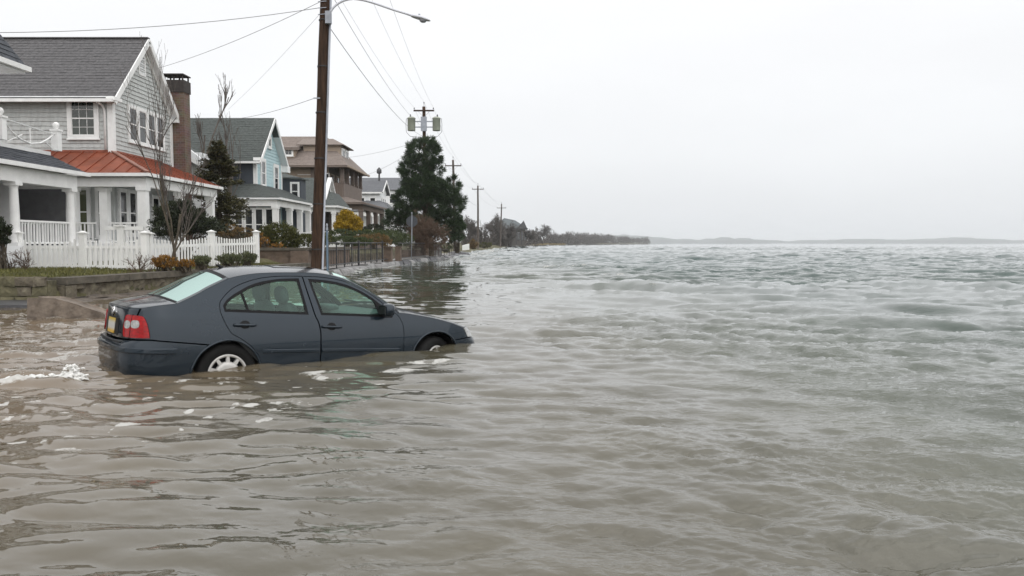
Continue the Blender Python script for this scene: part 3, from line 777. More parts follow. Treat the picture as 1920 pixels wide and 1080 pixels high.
balustrade(A, (-18.5, 26.2, 0), (xa - .5, 26.2, 0), 1.22, 1.95)
# balcony rail with swags
pb = at(107, 300, 25.8); zb0 = za + .62
for y in (23.0, 25.8):
    p = MB().box(pb.x - .11, pb.x + .11, y - .11, y + .11, zb0, zb0 + .62).box(pb.x - .14, pb.x + .14, y - .14, y + .14, zb0 + .62, zb0 + .68)
    p.lathe([(.03, zb0 + .68), (.05, zb0 + .71), (.09, zb0 + .76), (.10, zb0 + .81), (.085, zb0 + .87), (.04, zb0 + .91), (.001, zb0 + .92)], (pb.x, y, 0), 12)
    p.build('balcony_post', white, A)
rl = MB().tube([(pb.x, 23.1, zb0 + .62), (pb.x, 25.7, zb0 + .50)], .022, 6).tube([(pb.x, 23.1, zb0 + .60)] + [(pb.x, 23.1 + 2.6 * t, zb0 + .56 - 2.0 * t * (1 - t)) for t in (.15, .3, .5, .7, .85)] + [(pb.x, 25.7, zb0 + .52)], .026, 6)
rl.bar((pb.x, 24.4, zb0), (pb.x, 24.4, zb0 + .56), .03).bar((pb.x, 23.3, zb0), (pb.x, 24.0, zb0 + .28), .025).bar((pb.x, 25.6, zb0), (pb.x, 25.2, zb0 + .22), .025)
rl.build('balcony_rail', white, A)
# second floor roof corner
za2 = at(47, 124, 24).z; xa2 = at(47, 124, 24).x
hp = [(xa2, 12, za2), (xa2, 24, za2), (xa2 - 3, 21.0, za2 + 5.4), (xa2 - 3, 12, za2 + 5.4)]
r2 = MB().slab(hp, .12).slab([(xa2, 24, za2), (xa2 - 6, 24, za2), (xa2 - 3, 21, za2 + 5.4)], .12).build('roof', droof, A)
a0, b0, b1, a1 = [Vector(p) for p in hp]
nrm = (b0 - a0).cross(b1 - b0).normalized(); nrm = nrm if nrm.z > 0 else -nrm
pr_me = None
for r in range(8):                                          # near enough to pick the shingles apart
    for k in range(14):
        t0, t1 = r / 34, (r + 1.15) / 34
        yy = b0.lerp(b1, t0).y; s0 = yy - (k + 1) * .34 + (r % 2) * .17; s1 = s0 + .33
        s1 = min(s1, yy)
        if s1 - s0 < .05: continue
        p0 = Vector((b0.lerp(b1, t0).x, 0, b0.lerp(b1, t0).z)); p1 = Vector((b0.lerp(b1, t1).x, 0, b0.lerp(b1, t1).z))
        Y = Vector((0, 1, 0)); lf = nrm * random.uniform(.02, .035)
        MB().add([p0 + Y * s0 + lf, p0 + Y * s1 + lf, p1 + Y * s1 + nrm * .004, p1 + Y * s0 + nrm * .004, p0 + Y * s0, p0 + Y * s1], [(0, 1, 2, 3), (4, 5, 1, 0)]).build('shingle', droof, r2)
gutter(A, (xa2 + .06, 12, za2 - .09), (xa2 + .06, 24.1, za2 - .09), white, .15)
MB().box(-16.5, xa2, 12, 24.0, za2 - .22, za2 - .17).build('eave_soffit', trimw, A)

# ================================================================== pale blue gabled house
C = empty('blue_gabled_house', 'pale blue clapboard gabled house with dark green roof and white porch', 'house', (-17, 49, .8))
xg, y0, y1, xl, zb, ze, zr = -14.95, 47.0, 52.2, -24.0, .8, 6.35, 8.95
yr = (y0 + y1) / 2
wall = MB().box(xl, xg, y0, y1, zb, ze)
wall.add([(xg, y0, ze), (xg, y1, ze), (xg, yr, zr - .15)], [(0, 1, 2)])
wall.build('wall', bluesid, C)
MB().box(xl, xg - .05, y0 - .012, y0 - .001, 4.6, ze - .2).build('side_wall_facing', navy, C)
Ms = sea_plane(xg)
courses(C, Ms, [(y0 + .2, 4.4), (y1 - .15, 4.4), (y1 - .15, ze), (yr, zr - .3), (y0 + .2, ze)], .19, bluesid, 'clapboard', True, 0, .03)
for y in (y0, y1): MB().box(xg - .15, xg + .045, min(y, y + (.18 if y == y0 else -.18)) - (.03 if y == y0 else 0), max(y, y + (.18 if y == y0 else -.18)) + (.03 if y == y1 else 0), 4.2, ze).build('corner_board', white, C)
ov, ox = .45, .40; sl = (zr - ze) / (yr - y0); zn = ze - ov * sl + .1
roof = MB().slab([(xl, y0 - ov, zn), (xg + ox, y0 - ov, zn), (xg + ox, yr, zr), (xl, yr, zr)], .12).slab([(xl, y1 + ov, zn), (xg + ox, y1 + ov, zn), (xg + ox, yr, zr), (xl, yr, zr)], .12).build('roof', croof, C)
shingles(roof, [(xl, y0 - ov, zn), (xg + ox, y0 - ov, zn), (xg + ox, yr, zr), (xl, yr, zr)], 24, .33, croof)
rk = MB()
for ya in (y0 - ov, y1 + ov): rk.bar((xg + ox + .02, ya, zn - .1), (xg + ox + .02, yr, zr - .1), .05, .2)
rk.build('rake_board', white, C)
sf = MB()
for ya in (y0 - ov + .03, y1 + ov - .03): sf.slab([(xg, ya, zn - .13), (xg + ox, ya, zn - .13), (xg + ox, yr, zr - .13), (xg, yr, zr - .13)], .02)
sf.build('soffit', trimw, C)
MB().box(xg, xg + ox + .05, y1 - .1, y1 + ov, ze - .5, ze - .1).build('cornice_return', white, C)
MB().box(xg, xg + ox + .05, y0 - ov, y0 + .1, ze - .3, ze - .12).build('cornice_return', white, C)
gutter(C, (xl, y0 - ov - .06, zn - .06), (xg + ox, y0 - ov - .06, zn - .06), white, .12)
window(C, Ms, 47.75, 48.75, 4.65, 6.35, 0, 0, .17, 2); window(C, Ms, 50.35, 51.4, 4.55, 6.25, 0, 0, .17, 2)
window(C, Ms, 49.25, 49.95, 7.1, 7.85, 0, 0, .14, 1)
xe, ye, yfe, zpe, zpt = -13.1, 45.2, 52.9, 3.87, 4.75
p_ = MB().slab([(-16.7, ye, zpe), (xe, ye, zpe), (xg, y0, zpt), (-16.2, y0, zpt)], .06).slab([(xe, ye, zpe), (xe, yfe, zpe), (xg, yfe, zpt), (xg, y0, zpt)], .06)
p_ = p_.build('porch_roof', croof, C)
shingles(p_, [(-16.7, ye, zpe), (xe, ye, zpe), (xg, y0, zpt), (-16.2, y0, zpt)], 7, .33, croof)
shingles(p_, [(xe, ye, zpe), (xe, yfe, zpe), (xg, yfe, zpt), (xg, y0, zpt)], 7, .33, croof)
gutter(C, (-16.7, ye - .05, zpe - .08), (xe + .1, ye - .05, zpe - .08), trimw, .1); gutter(C, (xe + .05, ye, zpe - .08), (xe + .05, yfe, zpe - .08), white, .12)
MB().box(-16.7, xe - .15, ye + .1, ye + .35, zpe - .5, zpe - .14).box(xe - .4, xe - .152, ye + .352, yfe, zpe - .5, zpe - .14).build('porch_beam', white, C)
MB().box(-16.7, xe - .05, ye + .05, yfe, .7, 1.3).build('porch_floor', trimw, C)
for y in (ye + .25, 48.3, 50.6, 52.7): column(C, xe - .28, y, 1.3, zpe - .5, .15, None, True)
column(C, -15.9, ye + .25, 1.3, zpe - .5, .13, None, True)
balustrade(C, (xe - .28, ye + .3, 0), (xe - .28, 52.7, 0), 1.3, 1.95, .2)
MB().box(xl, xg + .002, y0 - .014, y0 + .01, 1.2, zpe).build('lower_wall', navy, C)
for i in range(4): window(C, near_plane(ye + .45), -15.8 + i * .58, -15.25 + i * .58, 1.4, 3.3, 0, 0, .07, 2)
for i in range(3): window(C, Ms, 47.4 + i * 1.5, 48.6 + i * 1.5, 1.6, 3.4, 0, 0, .12, 2)
# dark bay at the far corner
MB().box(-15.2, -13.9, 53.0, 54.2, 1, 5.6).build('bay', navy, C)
MB().slab([(-15.4, 52.85, 5.6), (-13.75, 52.85, 5.55), (-13.75, 54.4, 5.55), (-15.4, 54.4, 6.0)], .1).build('bay_roof', croof, C)
window(C, near_plane(53.0), -14.6, -14.0, 4.1, 5.3, 0, 0, .09, 2)

# low white house behind the spruce
S = empty('low_white_house', 'low white sided house half hidden behind the brown green spruce', 'house', (-17.5, 42.5, .8))
MB().box(-21, -16.2, 42, 46, .8, 6.0).build('wall', trimw, S)
courses(S, near_plane(42), [(-19.5, .9), (-16.3, .9), (-16.3, 4.2), (-19.5, 4.2)], .16, trimw, 'clapboards', False, 0, .025)
MB().slab([(-20.8, 41.6, 4.6), (-16.0, 41.6, 5.6), (-17.6, 41.6, 6.9), (-20.8, 41.6, 8.0)], .25).build('gable_end', trimw, S)
MB().slab([(-20.6, 41.3, 8.0), (-15.9, 41.3, 5.35), (-15.9, 46.2, 5.35), (-20.6, 46.2, 8.0)], .14).build('roof', croof, S)
MB().bar((-20.6, 41.28, 7.92), (-15.9, 41.28, 5.27), .05, .2).build('rake_board', white, S)
window(S, near_plane(42), -17.6, -16.8, 2.0, 3.5, 0, 0, .1, 2)

# ================================================================== brown hip-roofed house
B = empty('brown_hip_roofed_house', 'large brown shingled house with tan hip roof and two storey porch', 'house', (-17, 72, 1))
xr, y0, y1, xl = -15.6, 68.5, 76.0, -27.0
ze = at(640, 311, 68).z
MB().box(xl, xr, y0, y1, .9, ze).build('wall', brownsid, B)
courses(B, near_plane(y0), [(xl + 4, 2), (xr - 1.0, 2), (xr - 1.0, ze - 1.9), (xl + 4, ze - 1.9)], .22, brownsid, 'brown_shingles', False, .2, .03)
MB().box(xl, xr + .02, y0 - .05, y0 - .001, ze - 1.85, ze - .1).build('upper_band', tan, B)
xe, ye, yfe = -13.75, 67.3, 77.2
ap = at(560, 256, 72.2); ap2 = at(612, 257, 72.2)
E_ = [(xl, ye, ze), (xe, ye, ze), (ap2.x, 72.2, ap.z), (ap.x - 3, 72.2, ap.z)]
roof = MB().slab(E_, .15).slab([(xe, ye, ze), (xe, yfe, ze), (ap2.x, 72.2, ap.z)], .15).slab([(xl, yfe, ze), (xe, yfe, ze), (ap2.x, 72.2, ap.z), (ap.x - 3, 72.2, ap.z)], .15)
roof = roof.slab([(xl, ye, ze), (xl, yfe, ze), (ap.x - 3, 72.2, ap.z)], .15).build('roof', broof, B)
shingles(roof, E_, 22, .4, broof)
gutter(B, (xl, ye - .05, ze - .1), (xe, ye - .05, ze - .1), browntrim, .16); gutter(B, (xe + .05, ye, ze - .1), (xe + .05, yfe, ze - .1), tan, .16)
# seaward dormer
d0 = at(640, 285, 70.5); dt = at(640, 274, 70.5).z
dm = MB().box(-18, d0.x + .1, 69.6, 73.2, ze + .3, dt).build('dormer', tan, B)
MB().slab([(-18.5, 69.2, dt), (d0.x + .5, 69.2, dt), (d0.x - .9, 71.4, dt + .75), (-18.5, 71.4, dt + .75)], .08).slab([(-18.5, 73.5, dt), (d0.x + .5, 73.5, dt), (d0.x - .9, 71.4, dt + .75), (-18.5, 71.4, dt + .75)], .08).slab([(d0.x + .5, 69.2, dt), (d0.x + .5, 73.5, dt), (d0.x - .9, 71.4, dt + .75)], .08).build('dormer_roof', broof, dm)
window(B, sea_plane(d0.x + .1), 70.0, 71.3, dt - 1.25, dt - .2, 2, 0, .12, 1); window(B, sea_plane(d0.x + .1), 71.5, 72.8, dt - 1.25, dt - .2, 2, 0, .12, 1)
# near side dormer
q0 = at(532, 292, 68.6); q1 = at(553, 277, 68.6)
dm = MB().box(q0.x, q1.x, 68.4, 71, q0.z - .2, q1.z).build('dormer', tan, B)
MB().slab([(q0.x - .3, 68.1, q1.z), (q1.x + .3, 68.1, q1.z), (q1.x + .1, 71.5, q1.z + .5), (q0.x - .1, 71.5, q1.z + .5)], .25).build('dormer_roof', broof, dm)
window(B, near_plane(68.4), q0.x + .08, q1.x - .08, q0.z - .05, q1.z - .06, 2, 0, .12, 1)
w0 = at(559, 327, 68.5); w1 = at(586, 316, 68.5)
window(B, near_plane(68.55), w0.x, (w0.x + w1.x) / 2, w0.z, w1.z, 0, 0, .1, 1); window(B, near_plane(68.55), (w0.x + w1.x) / 2 + .02, w1.x, w0.z, w1.z, 0, 0, .1, 1)
# upper loggia at the sea corner
zf, zt = at(660, 368, 68).z, ze - .35
lg = MB().box(-17.0, xe - .55, ye + .9, ye + 1.0, zf, zf + 1.15).box(xe - .65, xe - .55, ye + 1.0, yfe - .6, zf, zf + 1.15).build('loggia_parapet', browntrim, B)
for i in range(14): MB().box(-16.9 + i * .2, -16.87 + i * .2, ye + .87, ye + .899, zf + .05, zf + 1.1).build('batten', brownsid, lg)
MB().box(-17.2, xe - .5, ye + .85, yfe - .5, zf - .25, zf - .01).build('loggia_floor', browntrim, B)
for x, y in ((xe - .65, ye + 1.0), (-16.9, ye + 1.0), (xe - .65, 70.4), (xe - .65, 72.6), (xe - .65, 74.4), (xe - .65, 76.4)): column(B, x, y, zf + 1.15, zt + .3, .15, browntrim, True)
for i in range(3): window(B, near_plane(y0), -16.75 + i * .42, -16.35 + i * .42, zf + 1.0, zt - .2, 0, 0, .06, 1)
for i in range(3): window(B, sea_plane(xr), 69.0 + i * 2.2, 70.4 + i * 2.2, zf + .6, zt - .2, 0, 0, .12, 2, None, tan)
# lower porch
zp = at(683, 379, 66).z; xp = at(683, 379, 66).x
pr = [(-18.5, 66, zp), (xp, 66, zp), (xe - .3, 68.2, zf - .05), (-18.5, 68.2, zf - .05)]
p_ = MB().slab(pr, .1).slab([(xp, 66, zp), (xp, 77.5, zp), (xe - .3, 76.5, zf - .05), (xe - .3, 68.2, zf - .05)], .1).build('porch_roof', broof, B)
shingles(p_, pr, 8, .4, broof)
gutter(B, (-18.5, 65.95, zp - .1), (xp, 65.95, zp - .1), browntrim, .14); gutter(B, (xp + .03, 66, zp - .1), (xp + .03, 77.5, zp - .1), browntrim, .14)
MB().box(-18.5, xp - .2, 66.2, 66.5, zp - .6, zp - .14).box(xp - .5, xp - .2, 66.51, 77.3, zp - .6, zp - .14).build('porch_beam', brownsid, B)
for y in (66.35, 69.8, 73.5, 77.0): column(B, xp - .35, y, 1.2, zp - .6, .17, browntrim, True)
column(B, -14.6, 66.35, 1.2, zp - .6, .17, browntrim, True)
MB().box(-18.5, xp, 66.1, 77.4, .8, 1.3).build('porch_floor', browntrim, B)
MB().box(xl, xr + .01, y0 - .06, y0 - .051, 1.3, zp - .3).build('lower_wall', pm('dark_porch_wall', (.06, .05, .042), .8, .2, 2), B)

# ================================================================== small white porch house in front of the brown one
W = empty('small_white_porch_house', 'small white gabled house with railed porch behind the street light pole', 'house', (-14.5, 59, 1))
xe_, zg = at(631, 385, 58).x, at(631, 385, 58).z
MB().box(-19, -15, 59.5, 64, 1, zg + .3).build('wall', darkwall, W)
p_ = MB().slab([(-18, 58, zg), (xe_, 58, zg), (xe_ - .9, 60, zg + 1.1), (-18, 60, zg + 1.1)], .08).slab([(xe_, 58, zg), (xe_, 63, zg), (xe_ - .9, 63, zg + 1.1), (xe_ - .9, 60, zg + 1.1)], .08).build('porch_roof', croof, W)
shingles(p_, [(-18, 58, zg), (xe_, 58, zg), (xe_ - .9, 60, zg + 1.1), (-18, 60, zg + 1.1)], 7, .35, croof)
gutter(W, (-18, 57.95, zg - .08), (xe_ + .1, 57.95, zg - .08), white, .14); gutter(W, (xe_ + .05, 58, zg - .08), (xe_ + .05, 63, zg - .08), white, .14)
gp = at(604, 335, 60.5)
MB().poly([(59.0, zg + .5), (62.6, zg + .5), (60.8, gp.z)], sea_plane(-13.9), 0, .3).build('gable_end', white, W)
gb = MB().bar((-13.75, 58.8, zg + .4), (-13.75, 60.8, gp.z + .05), .3, .14).bar((-13.75, 62.8, zg + .4), (-13.75, 60.8, gp.z + .05), .3, .14).build('rake_board', white, W)
MB().slab([(-13.7, 58.7, zg + .35), (-13.7, 60.8, gp.z + .1), (-18, 60.8, gp.z + .1), (-18, 58.7, zg + .35)], .1).slab([(-13.7, 62.9, zg + .35), (-13.7, 60.8, gp.z + .1), (-18, 60.8, gp.z + .1), (-18, 62.9, zg + .35)], .1).build('roof', croof, W)
MB().box(-18, xe_ - .15, 58.15, 58.4, zg - .45, zg - .13).box(xe_ - .4, xe_ - .15, 58.41, 63, zg - .45, zg - .13).build('porch_beam', white, W)
for x, y in ((xe_ - .28, 58.28), (-13.9, 58.28), (xe_ - .28, 60.6), (-15.5, 58.28), (xe_ - .28, 62.8)): column(W, x, y, 1.3, zg - .45, .12, None, True)
balustrade(W, (-16.5, 58.28, 0), (xe_ - .3, 58.28, 0), 1.3, 2.1, .2); balustrade(W, (xe_ - .28, 58.3, 0), (xe_ - .28, 62.8, 0), 1.3, 2.1, .2)
MB().box(-18, xe_, 58.1, 63, .8, 1.3).build('porch_floor', white, W)
for i in range(3): window(W, near_plane(59.5), -18.2 + i * 1.1, -17.3 + i * 1.1, 1.7, zg - .7, 0, 0, .1, 2)
window(W, sea_plane(-13.9), 60.3, 61.3, zg + .7, zg + 1.6, 0, 0, .1, 1)

# ================================================================== white gabled house farther on
G = empty('far_white_gabled_house', 'distant white house with grey gable roof left of the tall pine', 'house', (-17, 98, 1))
def PX(px, py, Y): return at(px, py, Y)
e0 = PX(716, 360, 95); e1 = PX(668, 360, 95); r0 = PX(722, 338, 97.5)
MB().box(-24, e0.x - .3, 95.4, 100, 1, e0.z).build('wall', trimw, G)
MB().poly([(95.4, e0.z), (100.6, e0.z), (98, r0.z - .2)], sea_plane(e0.x - .3), 0, .2).build('gable_end', white, G)
rq = [(-24, 95, e0.z), (e0.x + .1, 95, e0.z), (e0.x + .1, 98, r0.z), (-24, 98, r0.z)]
roof = MB().slab(rq, .12).slab([(-24, 101, e0.z), (e0.x + .1, 101, e0.z), (e0.x + .1, 98, r0.z), (-24, 98, r0.z)], .12).build('roof', froof, G)
shingles(roof, rq, 10, .6, froof)
MB().bar((e0.x + .12, 95, e0.z - .1), (e0.x + .12, 98, r0.z - .1), .06, .25).bar((e0.x + .12, 101, e0.z - .1), (e0.x + .12, 98, r0.z - .1), .06, .25).build('rake_board', white, G)
gutter(G, (-24, 94.95, e0.z - .1), (e0.x, 94.95, e0.z - .1), white, .18)
for i in range(3): window(G, sea_plane(e0.x - .3), 95.8 + i * 1.3, 96.9 + i * 1.3, e0.z - 2.2, e0.z - .5, 0, 0, .15, 2)
for i in range(4): window(G, near_plane(95.4), e0.x - 1.6 - i * 1.3, e0.x - .7 - i * 1.3, e0.z - 1.9, e0.z - .5, 0, 0, .15, 2)
z1_ = PX(700, 395, 93).z
p_ = MB().slab([(-20, 93, z1_), (e0.x + 1.2, 93, z1_), (e0.x - .3, 95.4, z1_ + 1.3), (-20, 95.4, z1_ + 1.3)], .1).slab([(e0.x + 1.2, 93, z1_), (e0.x + 1.2, 101, z1_), (e0.x - .3, 101, z1_ + 1.3), (e0.x - .3, 95.4, z1_ + 1.3)], .1).build('porch_roof', froof, G)
MB().box(-20, e0.x + 1.0, 93.2, 93.5, z1_ - .6, z1_ - .15).build('porch_beam', white, G)
for i in range(5): column(G, e0.x + .9 - i * 1.6, 93.35, 1.3, z1_ - .6, .14, None, True)
MB().box(-20, e0.x + 1.1, 93.1, 101, .8, 1.35).build('porch_floor', trimw, G)
fz = MB().lathe([(.12, r0.z), (.10, r0.z + .8), (.3, r0.z + .9), (.3, r0.z + 1.3), (.05, r0.z + 1.6)], (PX(711, 335, 98).x, 98, 0), 8).build('roof_vent', darkwall, G)
# second grey roof just behind it
G2 = empty('far_grey_roofed_house', 'far house with a grey roof just visible between white gable and pine', 'house', (-16, 112, 1))
a = PX(748, 352, 110)
MB().box(-24, a.x, 110, 116, 1, a.z - .3).build('wall', trimw, G2)
MB().slab([(-24, 109.6, a.z - .3), (a.x + .3, 109.6, a.z - .3), (a.x + .3, 113, a.z + 1.6), (-24, 113, a.z + 1.6)], .12).build('roof', froof, G2)
window(G2, near_plane(110), a.x - 1.4, a.x - .4, a.z - 2.2, a.z - .7, 0, 0, .12, 2)
# large dark house among the far bare trees
K = empty('distant_dark_house', 'distant dark house with hipped grey roof among the bare trees', 'house', (-3, 236, 1))
a = PX(942, 416, 236); b_ = PX(986, 424, 228); gq = PX(978, 419, 228)
MB().box(a.x - 3, b_.x, 230, 246, .5, b_.z - .6).build('wall', pm('far_dark_wall', (.14, .13, .12), .8), K)
MB().slab([(a.x - 3, 229, b_.z - .6), (b_.x + .6, 229, b_.z - .6), (b_.x - 3.0, 238, a.z + .5), (a.x + .5, 238, a.z + 1.2)], .2).slab([(b_.x + .6, 229, b_.z - .6), (b_.x + .6, 247, b_.z - .6), (b_.x - 3, 238, a.z + .5)], .2).build('roof', pm('far_slate', (.085, .10, .105), .8), K)
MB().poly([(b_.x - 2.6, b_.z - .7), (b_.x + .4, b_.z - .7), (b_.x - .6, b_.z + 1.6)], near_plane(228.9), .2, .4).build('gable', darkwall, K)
for i in range(3): MB().box(b_.x - 2.4 + i * 1.0, b_.x - 1.7 + i * 1.0, 229.9, 229.99, 2.0, b_.z - 1.6).build('window', winglass, K)
for i in range(3): MB().box(b_.x - 2.8 + i * 1.5, b_.x - 2.6 + i * 1.5, 228.8, 229.1, .8, b_.z - .9).build('column', darkwall, K)
# ================================================================== walls along the street
def rough_wall(name, a, b, z0, z1, th, mat, label=None, parent=None, amp=.03, seed=1, top=True):
    """a stone wall face with real relief, from a to b (its street face), th deep behind it"""
    r = np.random.default_rng(seed)
    a, b = Vector(a), Vector(b); ln = (b - a).length; d = (b - a) / ln; n = Vector((d.y, -d.x, 0))
    nu, nw = max(4, int(ln / .12)), max(3, int((z1 - z0) / .1))
    V = []; nz_ = r.normal(size=(nw + 1, nu + 1)); nz_ = (nz_ + np.roll(nz_, 1, 1) + np.roll(nz_, 1, 0)) / 1.7
    for j in range(nw + 1):
        for i in range(nu + 1):
            p = a + d * (ln * i / nu) + n * (amp * nz_[j, i]); V.append((p.x, p.y, z0 + (z1 - z0) * j / nw))
    F = [(j * (nu + 1) + i, j * (nu + 1) + i + 1, (j + 1) * (nu + 1) + i + 1, (j + 1) * (nu + 1) + i) for j in range(nw) for i in range(nu)]
    m = MB().add(V, F, False)
    q = [a - n * .04, b - n * .04, b - n * th, a - n * th]
    m.slab([(p.x, p.y, z1 - .02) for p in q], z1 - z0)
    o = m.build(name, mat, parent)
    return o
def point_on(a, b, t): return Vector(a).lerp(Vector(b), t)
wa, wb = (-10.1, 18.0, 0), (-7.9, 31.2, 0)
Wl = empty('retaining_wall', 'brown stone retaining wall with a weathered concrete cap behind the car', 'wall', (-9, 24, 0))
rough_wall('wall_face', (wa[0] - .05, wa[1] - .05, 0), wb, -.4, .36, .5, stone, None, Wl, .04, 3)
rough_wall('wall_return', (-10.45, 18.0, 0), (-10.05, 17.93, 0), -.4, .36, .4, stone, None, Wl, .02, 4)
dd = (Vector(wb) - Vector(wa)).normalized(); nn_ = Vector((dd.y, -dd.x, 0))
for i in range(6):
    p, q = point_on(wa, wb, i / 6) + dd * .006, point_on(wa, wb, (i + 1) / 6) - dd * .006
    j = random.uniform(-.008, .008)
    MB().slab([p + nn_ * .07 + Vector((0, 0, .515 + j)), q + nn_ * .07 + Vector((0, 0, .515 + j)), q - nn_ * .42 + Vector((0, 0, .515 + j)), p - nn_ * .42 + Vector((0, 0, .515 + j))], .15).build('cap_stone', capst, Wl)
Rb = empty('rubble_wall', 'mossy rubble stone wall below the picket fence at left edge', 'wall', (-13, 17.5, 0))
MB().box(-24, -10.2, 17.55, 17.9, -.4, .47).build('wall_core', mossst, Rb)
rr = random.Random(9)
for row in range(4):
    u = -17.5 - rr.random() * .3
    while u < -10.25:
        w = rr.uniform(.22, .5); h = .215
        z = -.3 + row * h; e = rr.uniform(.05, .16)
        a, b, c, d = u + .012, min(u + w, -10.22), z + .012, z + h
        jit = lambda k: rr.uniform(-k, k)
        F0 = [(a + jit(.03), 17.55 - e + jit(.02), c + jit(.02)), (b + jit(.03), 17.55 - e + jit(.02), c + jit(.02)), (b + jit(.03), 17.55 - e * .7 + jit(.02), d + jit(.02)), (a + jit(.03), 17.55 - e * .7 + jit(.02), d + jit(.02))]
        B0 = [(a, 17.58, c), (b, 17.58, c), (b, 17.58, d), (a, 17.58, d)]
        cen = tuple(sum(p[k] for p in F0) / 4 + (-.03 if k == 1 else 0) for k in range(3))
        MB().add(F0 + B0 + [cen], [(0, 1, 8), (1, 2, 8), (2, 3, 8), (3, 0, 8), (0, 4, 5, 1), (1, 5, 6, 2), (2, 6, 7, 3), (3, 7, 4, 0)]).build('stone', mossst if rr.random() < .6 else stone, Rb)
        u += w
MB().box(-24, -9.6, 16.0, 17.45, -.4, .06).build('footing_ledge', darkst, Rb)
# broken low wall at the mouth of the driveway
bl = MB()
q = [(-8.32, 13.75, .33), (-7.95, 13.85, .32), (-7.65, 13.95, .21), (-7.25, 14.1, .04), (-7.0, 14.2, -.3), (-8.34, 13.72, -.4)]
bk = [(p[0] - .25, p[1] + .75, p[2] - .02) for p in q]
k = len(q)
bl.add(q + bk, [(0, 1, 2, 3, 4, 5), tuple(range(2 * k - 1, k - 1, -1))] + [(i, (i + 1) % k, (i + 1) % k + k, i + k) for i in range(k)])
bo = bl.build('driveway_kerb_wall', muddyst)
tag(bo, 'low muddy concrete wall end with floodwater washing over it', 'wall')
bo.modifiers.new('bevel', 'BEVEL').width = .03
Mb = empty('mud_bank', 'brown mud bank washed against the retaining wall behind the car boot', 'bank', (-8.5, 17, 0))
mv = []
for j in range(14):
    for i in range(40):
        t_ = i / 39; s_ = j / 13
        p = point_on((-10.0, 17.2, 0), (-8.05, 29, 0), t_) + nn_ * (.02 + .8 * s_ + random.uniform(-.08, .08))
        mv.append((p.x + random.uniform(-.03, .03), p.y, .15 * (1 - s_) ** 1.5 * (1 - .6 * t_) - .05 + random.uniform(-.025, .025)))
MB().add(mv, [(j * 40 + i, j * 40 + i + 1, (j + 1) * 40 + i + 1, (j + 1) * 40 + i) for j in range(13) for i in range(39)], True).build('mud_surface', wetmud, Mb)
# brownstone planter wall and its continuation behind the railing
Pl = empty('planter_wall', 'brownstone garden wall with pale cap behind the street light pole', 'wall', (-9, 33, .4))
rough_wall('wall_face', (-10.3, 31.7, 0), (-8.15, 31.7, 0), .2, 1.0, .3, brownst, None, Pl, .012, 5)
rough_wall('side_face', (-8.15, 31.7, 0), (-8.0, 39.5, 0), .2, 1.0, .3, brownst, None, Pl, .012, 6)
MB().box(-10.35, -8.1, 31.62, 32.05, 1.0, 1.11).box(-8.42, -7.93, 32.06, 39.6, 1.0, 1.11).build('cap', capst, Pl)
MB().box(-8.75, -8.05, 31.60, 31.75, .2, .985).build('end_pier', brownst, Pl)
Gw = empty('garden_wall', 'low grey stone garden wall behind the black iron railing', 'wall', (-8, 50, .4))
rough_wall('wall_face', (-8.05, 39.8, 0), (-7.5, 52, 0), .2, .72, .3, stone, None, Gw, .02, 7)
rough_wall('wall_face', (-7.4, 53.5, 0), (-6.6, 70, 0), .2, .80, .3, brownst, None, Gw, .02, 8)
for i, (px, yy, h, wd, mt, lb) in enumerate(((728, 44, 1.02, .42, brownst, 'square brown stone pier at the end of the black railing'), (820, 66, 1.05, .65, blockst, 'pale stone pier below the tall pine'), (747, 46.5, 1.0, .3, brownst, 'narrow brown stone pier beside the iron gate'))):
    p = at(px, 480, yy)
    o = MB().box(p.x - wd / 2, p.x + wd / 2, yy - .25, yy + .25, .2, h).box(p.x - wd / 2 - .04, p.x + wd / 2 + .04, yy - .29, yy + .29, h + .002, h + .09).build('stone_pier', mt)
    tag(o, lb, 'pier', 'stone piers along the promenade')
# sea wall of granite blocks
Sw = empty('seawall', 'granite block sea wall with surf breaking along its foot', 'sea wall', (-6.5, 45, 0))
y = 31.2; rr = random.Random(4)
while y < 73:
    ln = rr.uniform(.8, 1.5); ya, yb = y + .02, y + ln - .02
    xa_, xb_ = float(shore_x(ya)), float(shore_x(yb)); zt = .27 + rr.uniform(-.04, .03); e = rr.uniform(-.05, .14)
    jit = lambda k: rr.uniform(-k, k)
    T_ = [(xa_ + jit(.04), ya, zt), (xb_ + jit(.04), yb, zt + jit(.02)), (xb_ - .5, yb, zt), (xa_ - .5, ya, zt)]
    Bt = [(xa_ + .22 + e + jit(.06), ya + jit(.05), -.35), (xb_ + .22 + e + jit(.06), yb + jit(.05), -.35), (xb_ - .5, yb, -.35), (xa_ - .5, ya, -.35)]
    mid = ((xa_ + xb_) / 2 + .18 + e, (ya + yb) / 2 + jit(.1), zt * .5 + jit(.06))
    MB().add(T_ + Bt + [mid], [(0, 3, 2, 1), (4, 5, 6, 7), (0, 1, 8), (1, 5, 8), (5, 4, 8), (4, 0, 8), (1, 2, 6, 5), (2, 3, 7, 6), (3, 0, 4, 7)]).build('block', darkst if rr.random() < (y - 40) / 30 else blockst, Sw)
    y += ln
yy = np.linspace(31.2, 76, 40)
V = []; 
for q in yy: V += [(float(shore_x(q)) - .3, q, .285), (float(shore_x(q)) - 1.7, q, .285)]
pv = MB().add(V, [(2 * i, 2 * i + 2, 2 * i + 3, 2 * i + 1) for i in range(39)]).build('promenade_pavement', pavem); tag(pv, kind='structure')
